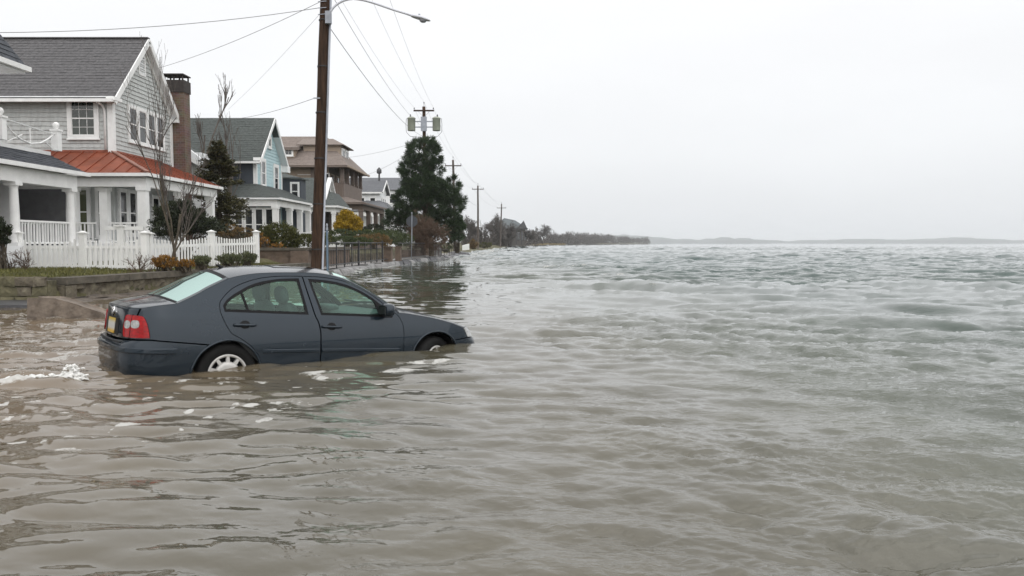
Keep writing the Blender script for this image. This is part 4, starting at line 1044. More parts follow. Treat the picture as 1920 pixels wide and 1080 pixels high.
# loose rocks at the end
for i, (px, py) in enumerate(((866, 476), (850, 479), (862, 481))):
    c = at(px, py, 76); o = MB().lathe([(.01, -.5), (.7, -.35), (.85, 0), (.6, .28), (.01, .38)], (c.x, 76 + i, .1), 7, smooth=False).build('boulder', darkst)
    tag(o, ['dark boulder at the far end of the sea wall, nearest the water', 'dark boulder under the pine at the sea wall end', 'small dark boulder furthest out at the sea wall end'][i], 'boulder', 'boulders at the sea wall end')

# ================================================================== iron railing, posts, sign
Rl = empty('iron_railing', 'black iron railing along the promenade behind the sea wall', 'railing', (-7.2, 37, .3))
def rx(d): return float(shore_x(d)) - .28
pts = [31.4 + 1.38 * k for k in range(10)]
for i, d in enumerate(pts):
    big = i % 4 == 0
    w = .075 if big else .045
    MB().box(rx(d) - w / 2, rx(d) + w / 2, d - w / 2, d + w / 2, .25, 1.33 if big else 1.285).lathe([(.05, 1.33), (.06, 1.37), (.001, 1.42)] if big else [(.01, 1.28), (.01, 1.285)], (rx(d), d, 0), 8).build('post', iron, Rl)
for z in (1.30, .42):
    MB().tube([(rx(d), d, z) for d in np.linspace(31.4, pts[-1], 8)], .024, 6).build('rail', iron, Rl)
for k in range(30):
    d = 31.8 + k * .42
    MB().box(rx(d) - .5 - .008, rx(d) - .5 + .008, d - .008, d + .008, .3, 1.0).build('inner_bar', iron, Rl)
MB().tube([(rx(d) - .5, d, 1.0) for d in np.linspace(31.5, 44, 8)], .016, 6).build('inner_rail', iron, Rl)
Ga = empty('iron_gate', 'dark iron gate with close upright bars beyond the stone pier', 'gate', (-6.9, 50, .3))
for k in range(24):
    d = 46.9 + k * .42
    MB().box(rx(d) - .012, rx(d) + .012, d - .012, d + .012, .3, 1.28).build('bar', iron, Ga)
for z in (1.28, .4): MB().tube([(rx(d), d, z) for d in np.linspace(46.9, 56.6, 6)], .02, 6).build('rail', iron, Ga)
Fr = empty('far_railing', 'thin rusty railing below the tall pine near the pier', 'railing', (-5.6, 66, .3))
for k in range(10):
    d = 58 + k * 1.5
    MB().box(rx(d) - .02, rx(d) + .02, d - .02, d + .02, .3, 1.2).build('post', polegrey, Fr)
for z in (1.18, .75): MB().tube([(rx(d), d, z) for d in np.linspace(58, 71.5, 6)], .02, 6).build('rail', polegrey, Fr)
c = at(614, 505, 31.0); tz = at(614, 432, 31).z
bpst = empty('blue_sign_post', 'slim blue grey steel post just right of the street light pole', 'post', (c.x, 31, .2))
MB().tube([(c.x, 31, .1), (c.x, 31, tz)], .038, 10).build('post', blueiron, bpst)
MB().lathe([(.045, tz), (.05, tz + .06), (.03, tz + .16), (.045, tz + .2), (.02, tz + .26), (.001, tz + .28)], (c.x, 31, 0), 8).build('cap', galv, bpst)
c = at(772, 415, 51.5)
sg = empty('stop_sign', 'octagonal road sign seen from behind in front of the bare shrub', 'sign', (c.x, 51.5, .3))
MB().bar((c.x - .02, 51.55, .2), (c.x + .01, 51.55, c.z + .48), .05).build('sign_post', galv, sg)
MB().poly([(c.x + .38 * math.cos(R(22.5 + 45 * k)), c.z + .38 * math.sin(R(22.5 + 45 * k))) for k in range(8)], near_plane(51.6), 0, .01).build('sign_plate', signback, sg)
MB().lathe([(.001, c.z + .48), (.05, c.z + .5), (.05, c.z + .56), (.001, c.z + .58)], (c.x, 51.55, 0), 8).build('post_cap', galv, sg)

# ================================================================== white picket fences
def picket_fence(name, label, posts, zt, zb, cap=True, dense=(), step=.125, dip=.16, wk=.07, infill_label=None):
    f = empty(name, label, 'fence', (posts[0][0], posts[0][1], .45))
    for (x, y, z0, z1) in posts:
        MB().box(x - .085, x + .085, y - .085, y + .085, z0, z1).build('post', whitef, f)
        MB().box(x - .125, x + .125, y - .125, y + .125, z1 + .002, z1 + .035).add([(x - .10, y - .10, z1 + .036), (x + .10, y - .10, z1 + .036), (x + .10, y + .10, z1 + .036), (x - .10, y + .10, z1 + .036), (x, y, z1 + .085)], [(0, 1, 4), (1, 2, 4), (2, 3, 4), (3, 0, 4)]).build('post_cap', whitef, f)
    for i in range(len(posts) - 1):
        a, b = Vector(posts[i][:3]), Vector(posts[i + 1][:3]); za, zb_ = posts[i][2], posts[i + 1][2]
        ta, tb = posts[i][3], posts[i + 1][3]
        d = Vector((b.x - a.x, b.y - a.y, 0)); ln = d.length; d /= ln; n = Vector((d.y, -d.x, 0))
        if n.y > 0: n = -n
        for hz in (.16, .72):
            MB().bar((a.x + d.x * .085, a.y + d.y * .085, za + hz), (b.x - d.x * .085, b.y - d.y * .085, zb_ + hz), .045, .085).build('rail', whitef, f)
        k = int((ln - .2) / step)
        for j in range(k):
            t_ = (j + .5) / k; c = a.lerp(b, t_) + n * .036
            z0 = za + (zb_ - za) * t_; top = ta + (tb - ta) * t_ - .09 - dip * math.sin(math.pi * t_) ** .8
            lean = random.uniform(-.006, .006); top += random.uniform(-.01, .01)
            ux, uy = d.x * wk / 2, d.y * wk / 2
            V = []
            for s_ in (0, -.022):
                o_ = n * s_
                V += [(c.x - ux + o_.x, c.y - uy + o_.y, z0 + .06), (c.x + ux + o_.x, c.y + uy + o_.y, z0 + .06), (c.x + ux + o_.x + lean, c.y + uy + o_.y, top - .035), (c.x + ux * .5 + o_.x + lean, c.y + uy * .5 + o_.y, top - .006), (c.x - ux * .5 + o_.x + lean, c.y - uy * .5 + o_.y, top - .006), (c.x - ux + o_.x + lean, c.y - uy + o_.y, top - .035)]
            MB().add(V, [(0, 1, 2, 3, 4, 5), (11, 10, 9, 8, 7, 6)] + [(q, (q + 1) % 6, (q + 1) % 6 + 6, q + 6) for q in range(6)]).build('picket', whitef, f)
            if i in dense:
                c2 = a.lerp(b, t_ + .5 / k) - n * .036
                if t_ + .5 / k < .97:
                    MB().bar((c2.x, c2.y, z0 + .10), (c2.x, c2.y, z0 + .76 + random.uniform(-.004, .004)), wk, .02, n).build('back_picket', whitef, f)
    return f
fy = 23.2
fp = [(at(px, 500, fy).x, fy, .46, at(px, 436, fy).z - .03) for px in (-90, 35, 157, 273)]
picket_fence('picket_fence', 'white picket fence with dipping top facing the road at left', fp, 0, 0, dense=(1, 2))
p2_ = [(fp[-1][0], fy + .02, .46, fp[-1][3])] + [(at(px, 470, yy_).x, yy_, zz, at(px, 434, yy_).z - .03) for px, yy_, zz in ((397, 26.7, .52), (481, 29.6, .56))]
f2_ = [(p2_[0][0] + .02, p2_[0][1] + .2, p2_[0][2], p2_[0][3] - .02)] + p2_[1:]
picket_fence('picket_fence', 'white picket fence running away along the retaining wall behind the shrubs', f2_, 0, 0, step=.15, dip=.13)
# inner gate rail near the porch steps
gt = empty('garden_gate', 'low white garden gate rail just in front of the grey house porch', 'gate', (-13, 26.6, .6))
ga, gb_ = at(196, 428, 26.6), at(270, 431, 26.6); gm = at(227, 425, 26.6)
MB().bar((ga.x, 26.6, ga.z), (gb_.x, 26.6, ga.z), .06, .12).bar((ga.x, 26.6, .85), (gb_.x, 26.6, .85), .05, .08).build('rail', whitef, gt)
MB().box(gm.x - .1, gm.x + .1, 26.5, 26.7, .5, gm.z).box(gm.x - .15, gm.x + .15, 26.45, 26.75, gm.z + .002, gm.z + .06).build('post', whitef, gt)
for k in range(11):
    x = ga.x + .06 + k * .12
    if abs(x - gm.x) > .13: MB().box(x - .018, x + .018, 26.585, 26.615, .892, ga.z - .061).build('baluster', whitef, gt)

# ================================================================== utility poles and the street light
def insulator(mb, p): mb.lathe([(.012, 0), (.012, .06), (.045, .07), (.05, .10), (.035, .12), (.045, .14), (.03, .18), (.001, .19)], p, 8)
ATT = {}
def utility_pole(key, label, base, top, r0, r1, arm_z, arm_w, mat, transformers=False, group='utility poles along the shore road'):
    b, t_ = Vector(base), Vector(top)
    u = empty('utility_pole', label, 'utility pole', base, group)
    n = 8
    MB().tube([b.lerp(t_, i / n) + Vector((random.uniform(-.01, .01), 0, 0)) for i in range(n + 1)], [r0 + (r1 - r0) * i / n for i in range(n + 1)], 14).build('pole', mat, u)
    def on(z): return b.lerp(t_, (z - b.z) / (t_.z - b.z))
    c = on(arm_z) - Vector((0, r1 + .05, 0))
    arm = MB().box(c.x - arm_w / 2, c.x + arm_w / 2, c.y - .05, c.y + .05, c.z - .06, c.z + .06).build('crossarm', mat, u)
    br = MB().bar((c.x - arm_w * .28, c.y - .01, c.z - .06), (c.x, c.y - .01, c.z - .55), .03, .02).bar((c.x + arm_w * .28, c.y - .01, c.z - .06), (c.x, c.y - .01, c.z - .55), .03, .02).build('brace', galv, arm)
    ATT[key] = []
    for s_ in (-.47, .47):
        p = (c.x + arm_w * s_, c.y, c.z + .06)
        m = MB(); insulator(m, p); m.build('insulator', insul, arm); ATT[key].append(Vector(p) + Vector((0, 0, .19)))
    p = (t_.x, t_.y, t_.z); m = MB().tube([p, (p[0], p[1], p[2] + .2)], .02, 6); insulator(m, (p[0], p[1], p[2] + .2)); m.build('pole_top_pin', insul, u)
    ATT[key].append(Vector(p) + Vector((0, 0, .39)))
    if transformers:
        for s_ in (-1, 1):
            x, y, z = c.x + s_ * 1.02, c.y + .05, c.z - 1.62
            k = MB().lathe([(.001, z), (.30, z), (.32, z + .04), (.32, z + .95), (.35, z + .97), (.35, z + 1.02), (.2, z + 1.12), (.001, z + 1.14)], (x, y, 0), 18).build('transformer', trafo, u)
            MB().lathe([(.03, z + 1.1), (.06, z + 1.15), (.04, z + 1.2), (.06, z + 1.25), (.03, z + 1.32), (.001, z + 1.34)], (x + .08 * s_, y, 0), 8).build('bushing', insul, k)
            MB().bar((c.x, y, z + .75), (x - s_ * .3, y, z + .75), .06, .09).bar((c.x, y, z + .3), (x - s_ * .3, y, z + .3), .06, .09).build('bracket', galv, k)
            MB().tube([(x + .4 * s_, y, z + 1.0), (x + .45 * s_, y, z + .5), (x + .42 * s_, y, z - .1), (x + .1 * s_, y, z - .45), (c.x, y, z - .55)], .018, 5).build('lead', wirem, k)
        MB().box(c.x - .24, c.x + .24, c.y - .12, c.y + .04, c.z - 1.65, c.z - .5).build('equipment_plate', galv, u)
    return u
b1 = at(592.5, 540, 25); t1 = at(610, 0, 25)
dv = (t1 - b1); b1 = b1 + dv * ((-.3 - b1.z) / dv.z); t1 = b1 + dv * ((11.4 - b1.z) / dv.z)
b1 = Vector((b1.x, 25, -.3)); t1 = Vector((t1.x, 25, 11.4))
P1 = utility_pole('p1', 'tall dark brown leaning utility pole carrying the street light', b1, t1, .19, .14, 11.0, 2.2, polewood)
off = Vector((.19, -.10, 0))
MB().tube([b1 + off + Vector((.02, 0, 0)), b1.lerp(t1, .5) + off * .93 + Vector((.02, 0, 0)), b1.lerp(t1, .78) + off * .88 + Vector((.02, 0, 0))], .033, 8).build('conduit', galv, P1)
for k in range(6):
    c = b1.lerp(t1, .12 + k * .12)
    MB().lathe([(.20 - .004 * k, -.02), (.205 - .004 * k, 0), (.20 - .004 * k, .02)], c, 12).build('strap', iron, P1)
Ls = empty('street_light', 'grey cobra head street light on curved arm high on the pole', 'street light', at(616, 38, 25))
def A1(px, py, d=24.8): return at(px, py, d)
arm = [A1(617.5, 38), A1(618.5, 27), A1(623, 17), A1(632, 8), A1(645, 1), A1(660, -2), A1(680, 0), A1(705, 7), A1(737, 18), A1(760, 25), A1(777, 31)]
MB().tube([tuple(p) for p in spline([tuple(p) for p in arm], 4)], .034, 10).build('arm', lampw, Ls)
c = A1(618, 37); MB().box(c.x - .12, c.x + .05, 24.72, 24.88, c.z - .12, c.z + .25).build('bracket', galv, Ls)
h0, h1 = A1(771, 30), A1(807, 39)
hd = (h1 - h0); L0 = hd.length; hd.normalize()
hv = []; hf = []; nseg = 14; nring = 14
for i in range(nseg + 1):
    t_ = i / nseg; w = .16 * (math.sin(math.pi * min(1, t_ * .86 + .1)) ** .6); hgt = .085 * (math.sin(math.pi * min(1, t_ * .8 + .16)) ** .6)
    cc_ = h0 + hd * (L0 * t_)
    for k in range(nring):
        a_ = 2 * math.pi * k / nring
        hv.append((cc_.x, cc_.y + w * math.cos(a_), cc_.z + (hgt if math.sin(a_) > 0 else hgt * .55) * math.sin(a_)))
for i in range(nseg):
    for k in range(nring): hf.append((i * nring + k, i * nring + (k + 1) % nring, (i + 1) * nring + (k + 1) % nring, (i + 1) * nring + k))
hf += [tuple(range(nring)), tuple(range(nseg * nring, (nseg + 1) * nring))]
head = MB().add(hv, hf, True).build('lamp_head', lampw, Ls)
cc_ = h0 + hd * (L0 * .62); MB().lathe([(.001, -.11), (.07, -.10), (.11, -.06), (.12, -.02)], cc_, 12).build('lens', pm('lamp_lens', (.35, .36, .40), .3), head)
cc_ = h0 + hd * (L0 * .42); MB().lathe([(.03, .06), (.035, .12), (.001, .13)], cc_, 8).build('photocell', galv, head)
def pole_at(key, label, px_top, py_top, px_base, d, armw, tr=False, r0=.17, r1=.11, armdrop=.55):
    t_ = at(px_top, py_top, d); b = at(px_base, 470, d)
    return utility_pole(key, label, Vector((b.x, d, .1)), Vector((t_.x, d, t_.z)), r0, r1, t_.z - armdrop, armw, polegrey if not tr else polewood, tr)
pole_at('p2', 'utility pole with two transformers rising behind the pine', 795, 200, 797, 66, 1.66, True, .18, .13, .35)
pole_at('p3', 'utility pole beside the pine, right of the transformers', 849.5, 300, 853, 90, 1.85, False, .17, .12, .65)
pole_at('p4', 'slender utility pole standing alone before the bare trees', 896, 348, 896.5, 133, 1.95, False, .19, .13, .6)
pole_at('p5', 'farthest utility pole in front of the distant dark house', 940.5, 382, 938, 190, 2.2, False, .2, .14, 1.0)
# ------------------------------------------------------------------ wires
def wire(label, a, b, sag, r=.012, mat=None, mid=None, n=14):
    a, b = Vector(a), Vector(b)
    P = [a.lerp(b, i / n) - Vector((0, 0, 4 * sag * (i / n) * (1 - i / n))) for i in range(n + 1)]
    o = MB().tube(P, r, 5, True, False).build('overhead_wire', mat or wirem)
    return tag(o, label, 'wire', 'overhead wires')
for i, nm in enumerate(('left', 'right', 'topmost')):
    wire(f'{nm} thin wire from the near pole crossarm to the transformer pole', ATT['p1'][i], ATT['p2'][i], .5, .006, wireg)
    wire(f'{nm} thin wire from transformer pole to the pole right of the pine', ATT['p2'][i], ATT['p3'][i], .5, .008, wireg)
    wire(f'{nm} thin wire between the pine pole and the lone slender pole', ATT['p3'][i], ATT['p4'][i], .6, .009, wireg)
    wire(f'{nm} thin wire between the two farthest poles', ATT['p4'][i], ATT['p5'][i], .8, .010, wireg)
wire('thick black cable from below the street light to the transformer pole', at(617, 50, 25), at(794, 256, 66), .55, .011)
wire('second grey cable from near pole top to the transformer pole', at(622, -10, 25), at(790, 236, 66), .5, .009, wireg)
wire('black cable leaving the near pole towards the left edge', at(603, 14, 25), at(-140, 60, 22), .25, .009)
wire('service cable from the near pole to the grey house gable', at(601, 3, 25), at(296, 128, 34.8), .15, .008)
wire('faint service wire from the near pole down towards the blue house', at(600, 26, 25), at(428, 205, 46), .1, .005, wireg)
wire('service cable from pole middle to the blue house ridge', at(590, 184, 25), at(400, 224, 49.4), .22, .008)
wire('upper service wire from transformer pole to the brown house', at(793, 262, 66), at(645, 296, 70), .2, .012, wireg)
wire('lower service wire from transformer pole to the brown house', at(793, 268, 66), at(676, 332, 70), .3, .012, wireg)
wire('low cable between the pine pole and the lone slender pole', at(853, 340, 90), at(896, 386, 133), .6, .02, wireg)
# splice boots and bracket hooks on the near pole
hk = MB()
for py in (2, 14, 26): hk.bar(at(612, py, 24.85), at(596, py + 1, 24.8), .02)
hk.bar(at(600, 184, 24.8), at(588, 184, 24.8), .035).build('wire_hooks', galv, P1)
# low white fence and bits along the far shore
o = MB(); a, b = at(868, 470, 108), at(880, 470, 118)
wf = empty('far_white_fence', 'short white fence panel left of the lone slender pole', 'fence', (a.x, 108, .3))
MB().slab([(a.x, 108, .95), (b.x, 118, 1.15), (b.x - .1, 118, 1.15), (a.x - .1, 108, .95)], .9).build('panel', whitef, wf)
# ================================================================== plants
def leaf_mesh(name, C, D, ln, wd, mat, parent, r=None, bend=.15):
    """one small rhombic leaf (or needle tuft) per centre C along direction D"""
    r = r or rng
    n = len(C); D = D / np.linalg.norm(D, axis=1, keepdims=True)
    S = np.cross(D, r.normal(size=(n, 3))); S /= np.linalg.norm(S, axis=1, keepdims=True) + 1e-9
    ln = np.asarray(ln) * r.uniform(.65, 1.3, n); wd = np.asarray(wd) * r.uniform(.7, 1.25, n)
    U = np.cross(D, S)
    a = C - D * ln[:, None] / 2; b = C + S * wd[:, None] / 2 + U * (bend * ln)[:, None] * .3; c = C + D * ln[:, None] / 2; d = C - S * wd[:, None] / 2 + U * (bend * ln)[:, None] * .3
    V = np.stack([a, b, c, d], 1).reshape(-1, 3); F = np.arange(4 * n).reshape(n, 4)
    return np_mesh(name, V, F, mat, parent)
def seg_mesh(name, segs, mat, parent, sides=4):
    S = np.array([[*a, *b, ra, rb] for a, b, ra, rb in segs], float)
    A, B, ra, rb = S[:, :3], S[:, 3:6], S[:, 6], S[:, 7]
    D = B - A; D /= np.linalg.norm(D, axis=1, keepdims=True) + 1e-9
    ref = np.where(np.abs(D[:, 2:3]) > .9, [[1., 0, 0]], [[0, 0, 1.]])
    X = np.cross(D, ref); X /= np.linalg.norm(X, axis=1, keepdims=True); Y = np.cross(D, X)
    V = []
    for P, r_ in ((A, ra), (B, rb)):
        for k in range(sides):
            an = 2 * math.pi * k / sides; V.append(P + (X * math.cos(an) + Y * math.sin(an)) * r_[:, None])
    V = np.stack(V, 1).reshape(-1, 3); n = len(S); m = 2 * sides
    F = np.concatenate([np.stack([np.arange(n) * m + k, np.arange(n) * m + (k + 1) % sides, np.arange(n) * m + sides + (k + 1) % sides, np.arange(n) * m + sides + k], 1) for k in range(sides)])
    return np_mesh(name, V, F, mat, parent, True)
def grow(segs, p, d, L, r, depth, rd, spread=.55, up=.15, kids=(2, 4), shrink=.68, wob=.12, minr=.004, nseg=3):
    p = Vector(p); d = Vector(d).normalized()
    pts = [(p.copy(), d.copy())]
    for i in range(nseg):
        d = (d + Vector((rd.gauss(0, wob), rd.gauss(0, wob), rd.gauss(0, wob) + up * .3))).normalized()
        q = p + d * (L / nseg); ra = r * (1 - .38 * i / nseg); rb = r * (1 - .38 * (i + 1) / nseg)
        segs.append((tuple(p), tuple(q), max(ra, minr), max(rb, minr))); p = q; pts.append((p.copy(), d.copy()))
    if depth <= 0: return
    for _ in range(rd.randint(*kids)):
        q, dd_ = pts[rd.randint(max(1, nseg - 2), nseg)]
        ax = Vector((rd.gauss(0, 1), rd.gauss(0, 1), rd.gauss(0, 1))); ax = (ax - dd_ * ax.dot(dd_)).normalized()
        nd = (dd_ + ax * spread * rd.uniform(.6, 1.4) + Vector((0, 0, up))).normalized()
        grow(segs, q, nd, L * shrink * rd.uniform(.75, 1.2), r * .6, depth - 1, rd, spread, up, kids, shrink, wob, minr, nseg)

def bare_tree(label, x, y, z, height, r, seed, depth=5, spread=.6, up=.12, kids=(2, 4), mat=None, tmat=None, name='bare_tree', trunk_h=.28, minr=.006, group=None, cat='tree', shrink=.72, stems=1):
    rd = random.Random(seed)
    t_ = empty(name, label, cat, (x, y, z), group)
    segs = []
    for s_ in range(stems):
        L0 = height * trunk_h; d0 = Vector((rd.gauss(0, .06 + .18 * (stems > 1)), rd.gauss(0, .06 + .18 * (stems > 1)), 1))
        grow(segs, (x, y, z - .1), d0, L0, r, depth, rd, spread, up, kids, shrink, .10, minr)
    S = segs
    zm = max(b[2] for a, b, _, _ in S) - z
    k = height / zm
    S = [((x + (a[0] - x) * k, y + (a[1] - y) * k, z + (a[2] - z) * k), (x + (b[0] - x) * k, y + (b[1] - y) * k, z + (b[2] - z) * k), ra, rb) for a, b, ra, rb in S]
    seg_mesh('trunk', [s_ for s_ in S if s_[2] > r * .45], tmat or bark, t_, 7)
    br_ = seg_mesh('branches', [s_ for s_ in S if s_[2] <= r * .45], mat or twig, t_, 4)
    if stems > 1: br_['kind'] = 'stuff'      # twigs too fine to pick apart
    return t_

def sample_lobes(lobes, n, r, shell=.55):
    """points spread through ellipsoid lobes, denser near the outside; returns points and outward directions"""
    vol = np.array([l[3] * l[4] * l[5] for l in lobes]) ** (2 / 3); pick = r.choice(len(lobes), n, p=vol / vol.sum())
    Lb = np.array(lobes, float)[pick]
    u = r.normal(size=(n, 3)); u /= np.linalg.norm(u, axis=1, keepdims=True)
    rad = shell + (1 - shell) * r.random(n) ** .6
    P = Lb[:, :3] + u * Lb[:, 3:6] * rad[:, None]
    return P, u
def shrub(label, lobes, n, leaf, mat, base, name='shrub', cat='shrub', group=None, clump=22, shell=.5, upw=.35, aspect=.45, stems=True, seed=0, zmin=None, spreadk=1.0):
    r = np.random.default_rng(seed + 100)
    t_ = empty(name, label, cat, base, group)
    nc = max(8, n // clump)
    Pc, Uc = sample_lobes(lobes, nc, r, shell)
    k = r.integers(0, nc, n)
    sz = np.mean([min(l[3:6]) for l in lobes])
    P = Pc[k] + r.normal(size=(n, 3)) * (.11 * sz * spreadk) * r.uniform(.4, 1.5, nc)[k][:, None]
    D = Uc[k] * .8 + r.normal(size=(n, 3)) * .55 + np.array([0, 0, upw])
    zm = base[2] if zmin is None else zmin
    m = P[:, 2] > zm
    leaf_mesh('foliage', P[m], D[m], leaf, leaf * aspect, mat, t_, r)
    if stems:
        sg = []
        for i in range(0, nc, max(1, nc // 40)):
            a = Vector(base) + Vector((r.normal() * .1, r.normal() * .1, 0)); b = Vector(Pc[i]); mdl = a.lerp(b, .5) + Vector((0, 0, .1))
            sg += [(tuple(a), tuple(mdl), .018, .012), (tuple(mdl), tuple(b), .012, .005)]
        seg_mesh('stems', sg, bark, t_, 4)
    return t_
def lobe(px, py, w, h, d, dep=None):
    """ellipsoid seen at pixel px,py, w and h half sizes in pixels, at distance d"""
    c = at(px, py, d); s_ = d / FPX
    return (c.x, d, c.z, w * s_, (dep if dep else w * s_), h * s_)

# --- brown green spruce between the grey and the blue house
def conifer(label, x, y, z, h, rad, n_br, seed, mat, name, droop=.25, needles=26, nl=.17, top_pow=.8, group=None, minh=.06):
    rd = random.Random(seed); r = np.random.default_rng(seed)
    t_ = empty(name, label, 'tree', (x, y, z), group)
    MB().tube([(x, y, z - .1), (x + .03, y, z + h * .5), (x, y, z + h * .97)], [.14, .08, .015], 8).build('trunk', bark, t_)
    segs, C, D = [], [], []
    for i in range(n_br):
        t0 = minh + (1 - minh) * (i + rd.random()) / n_br
        L0 = rad * (1 - t0) ** top_pow * rd.uniform(.7, 1.15) + .10
        a = rd.uniform(0, 2 * math.pi); p = Vector((x, y, z + h * t0))
        d = Vector((math.cos(a), math.sin(a), .35 - droop * 1.2 * (1 - t0)))
        m = 6
        for k in range(m):
            d2 = d + Vector((0, 0, -droop * .5 + .55 * (k / m) ** 2 * droop))
            q = p + d2.normalized() * (L0 / m)
            segs.append((tuple(p), tuple(q), .03 * (1 - k / m) + .006, .03 * (1 - (k + 1) / m) + .005)); p = q
            sd_ = Vector((-d.y, d.x, 0))
            if k >= 1:
                nn2 = int(needles * (1.2 - .5 * k / m))
                for _ in range(nn2):
                    s_ = rd.uniform(-1, 1); w = L0 * .34 * (1 - .6 * k / m)
                    C.append(p + sd_ * s_ * w + Vector((rd.gauss(0, .04), rd.gauss(0, .04), -abs(s_) * w * .35 + rd.gauss(0, .05))) - d * rd.random() * L0 / m)
                    D.append(d * .7 + sd_ * s_ * .9 + Vector((rd.gauss(0, .3), rd.gauss(0, .3), rd.gauss(-.05, .3))))
    leaf_mesh('crown', np.array([tuple(c) for c in C]), np.array([tuple(c) for c in D]), nl, nl * .34, mat, t_, r)
    seg_mesh('branches', segs, bark, t_, 4)
    return t_
c = at(412, 440, 39.3)
conifer('ragged brown green spruce between grey house porch and blue house', c.x, 39.3, .8, at(412, 268, 39.3).z - .8, 1.85, 130, 21, spruce, 'spruce_tree', .35, 26, .20, .62)
c = at(345, 440, 27.2)
shrub('dark spreading evergreen shrub behind the white fence, below the bare sapling', [lobe(330, 405, 38, 24, 27.2), lobe(362, 418, 44, 20, 27.4), lobe(312, 425, 30, 18, 27), lobe(395, 425, 24, 13, 27.6), lobe(345, 388, 18, 12, 27.3)], 11000, .13, spruce2, (c.x, 27.2, .6), 'evergreen_shrub', clump=30, aspect=.3, upw=.5, seed=3, spreadk=1.6)
c = at(4, 440, 21.8)
shrub('dark broadleaf shrub at the very left edge behind the fence', [lobe(-8, 432, 24, 26, 21.8), lobe(8, 440, 12, 22, 21.8)], 3000, .09, spruce2, (c.x, 21.8, .5), 'evergreen_shrub', seed=4)
# --- clipped garden bushes
c = at(522, 470, 34.5)
shrub('rounded dark green bush between white fence and pole', [lobe(522, 445, 38, 26, 34.5), lobe(500, 450, 22, 20, 34.3), lobe(545, 450, 20, 18, 34.4)], 12000, .085, bushg, (c.x, 34.5, .7), 'rounded_bush', 'bush', clump=16, seed=5, shell=.75)
c = at(500, 470, 33.2)
shrub('small orange leaved shrub at the foot of the rounded bush', [lobe(497, 455, 12, 11, 33.3), lobe(520, 464, 16, 8, 33.0), lobe(486, 445, 7, 14, 33.4)], 1500, .08, orange, (c.x, 33.2, .8), 'orange_shrub', seed=6)
c = at(652, 430, 49)
shrub('bright yellow dome shaped conifer bush in front of the brown house', [lobe(653, 424, 27, 16, 49), lobe(652, 411, 20, 14, 49), lobe(649, 403, 11, 9, 49), lobe(663, 418, 16, 13, 48.8), lobe(640, 423, 13, 12, 48.8)], 13000, .11, yellow, (c.x, 49, .9), 'yellow_conifer_bush', 'bush', clump=26, seed=7, shell=.7, upw=.6)
HG = 'clipped hedges behind the railing'
c = at(680, 450, 46)
shrub('long low green hedge just below the yellow bush', [lobe(640, 441, 28, 11, 46, 1.2), lobe(690, 441, 35, 10, 46.5, 1.2), lobe(730, 445, 25, 9, 47, 1.2)], 13000, .075, hedge, (c.x, 46, .8), 'hedge', 'hedge', HG, 14, .75, seed=8, stems=False)
c = at(640, 455, 42)
shrub('front green hedge just behind the black railing', [lobe(612, 450, 18, 9, 41.5, 1), lobe(645, 451, 26, 8, 42, 1), lobe(675, 453, 24, 8, 42.4, 1)], 10000, .07, hedge, (c.x, 42, .8), 'hedge', 'hedge', HG, 14, .75, seed=9, stems=False)
c = at(700, 455, 43.5)
shrub('browning hedge end beside the stone pier', [lobe(705, 448, 24, 11, 43.5, 1), lobe(722, 453, 14, 9, 43.6, .8), lobe(680, 447, 16, 7, 43.8, .8)], 6000, .07, hedgeb, (c.x, 43.5, .8), 'hedge', 'hedge', HG, 14, .7, seed=10, stems=False)
c = at(745, 455, 53)
shrub('dark green hedge mound left of the road sign', [lobe(728, 444, 36, 13, 53, 1.4), lobe(755, 449, 22, 11, 53, 1.2)], 9000, .08, hedge, (c.x, 53, .8), 'hedge', 'hedge', HG, 14, .75, seed=11, stems=False)
c = at(700, 440, 60)
shrub('dark shrub under the brown house porch', [lobe(700, 428, 20, 9, 60, 1.0), lobe(680, 432, 14, 8, 60, 1.0)], 4000, .10, spruce2, (c.x, 60, .9), 'evergreen_shrub', seed=12)
c = at(600, 450, 40)
shrub('pale green low shrub directly behind the street light pole', [lobe(578, 450, 22, 12, 38.5, .8), lobe(602, 448, 20, 12, 40, .8)], 5000, .08, bushg, (c.x, 40, .8), 'low_shrub', seed=13)
c = at(440, 440, 32)
shrub('bare reddish shrub behind the white fence near the spruce', [lobe(425, 432, 26, 12, 33, .9), lobe(460, 436, 24, 10, 33.2, .9)], 2600, .07, hedgeb, (c.x, 33, .7), 'reddish_shrub', seed=14)
c = at(750, 440, 70)
shrub('drooping dark shrub between hedge and pine', [lobe(735, 428, 26, 18, 70, 1.4), lobe(760, 440, 20, 14, 68, 1.2)], 5000, .12, spruce2, (c.x, 69, .9), 'evergreen_shrub', seed=15)
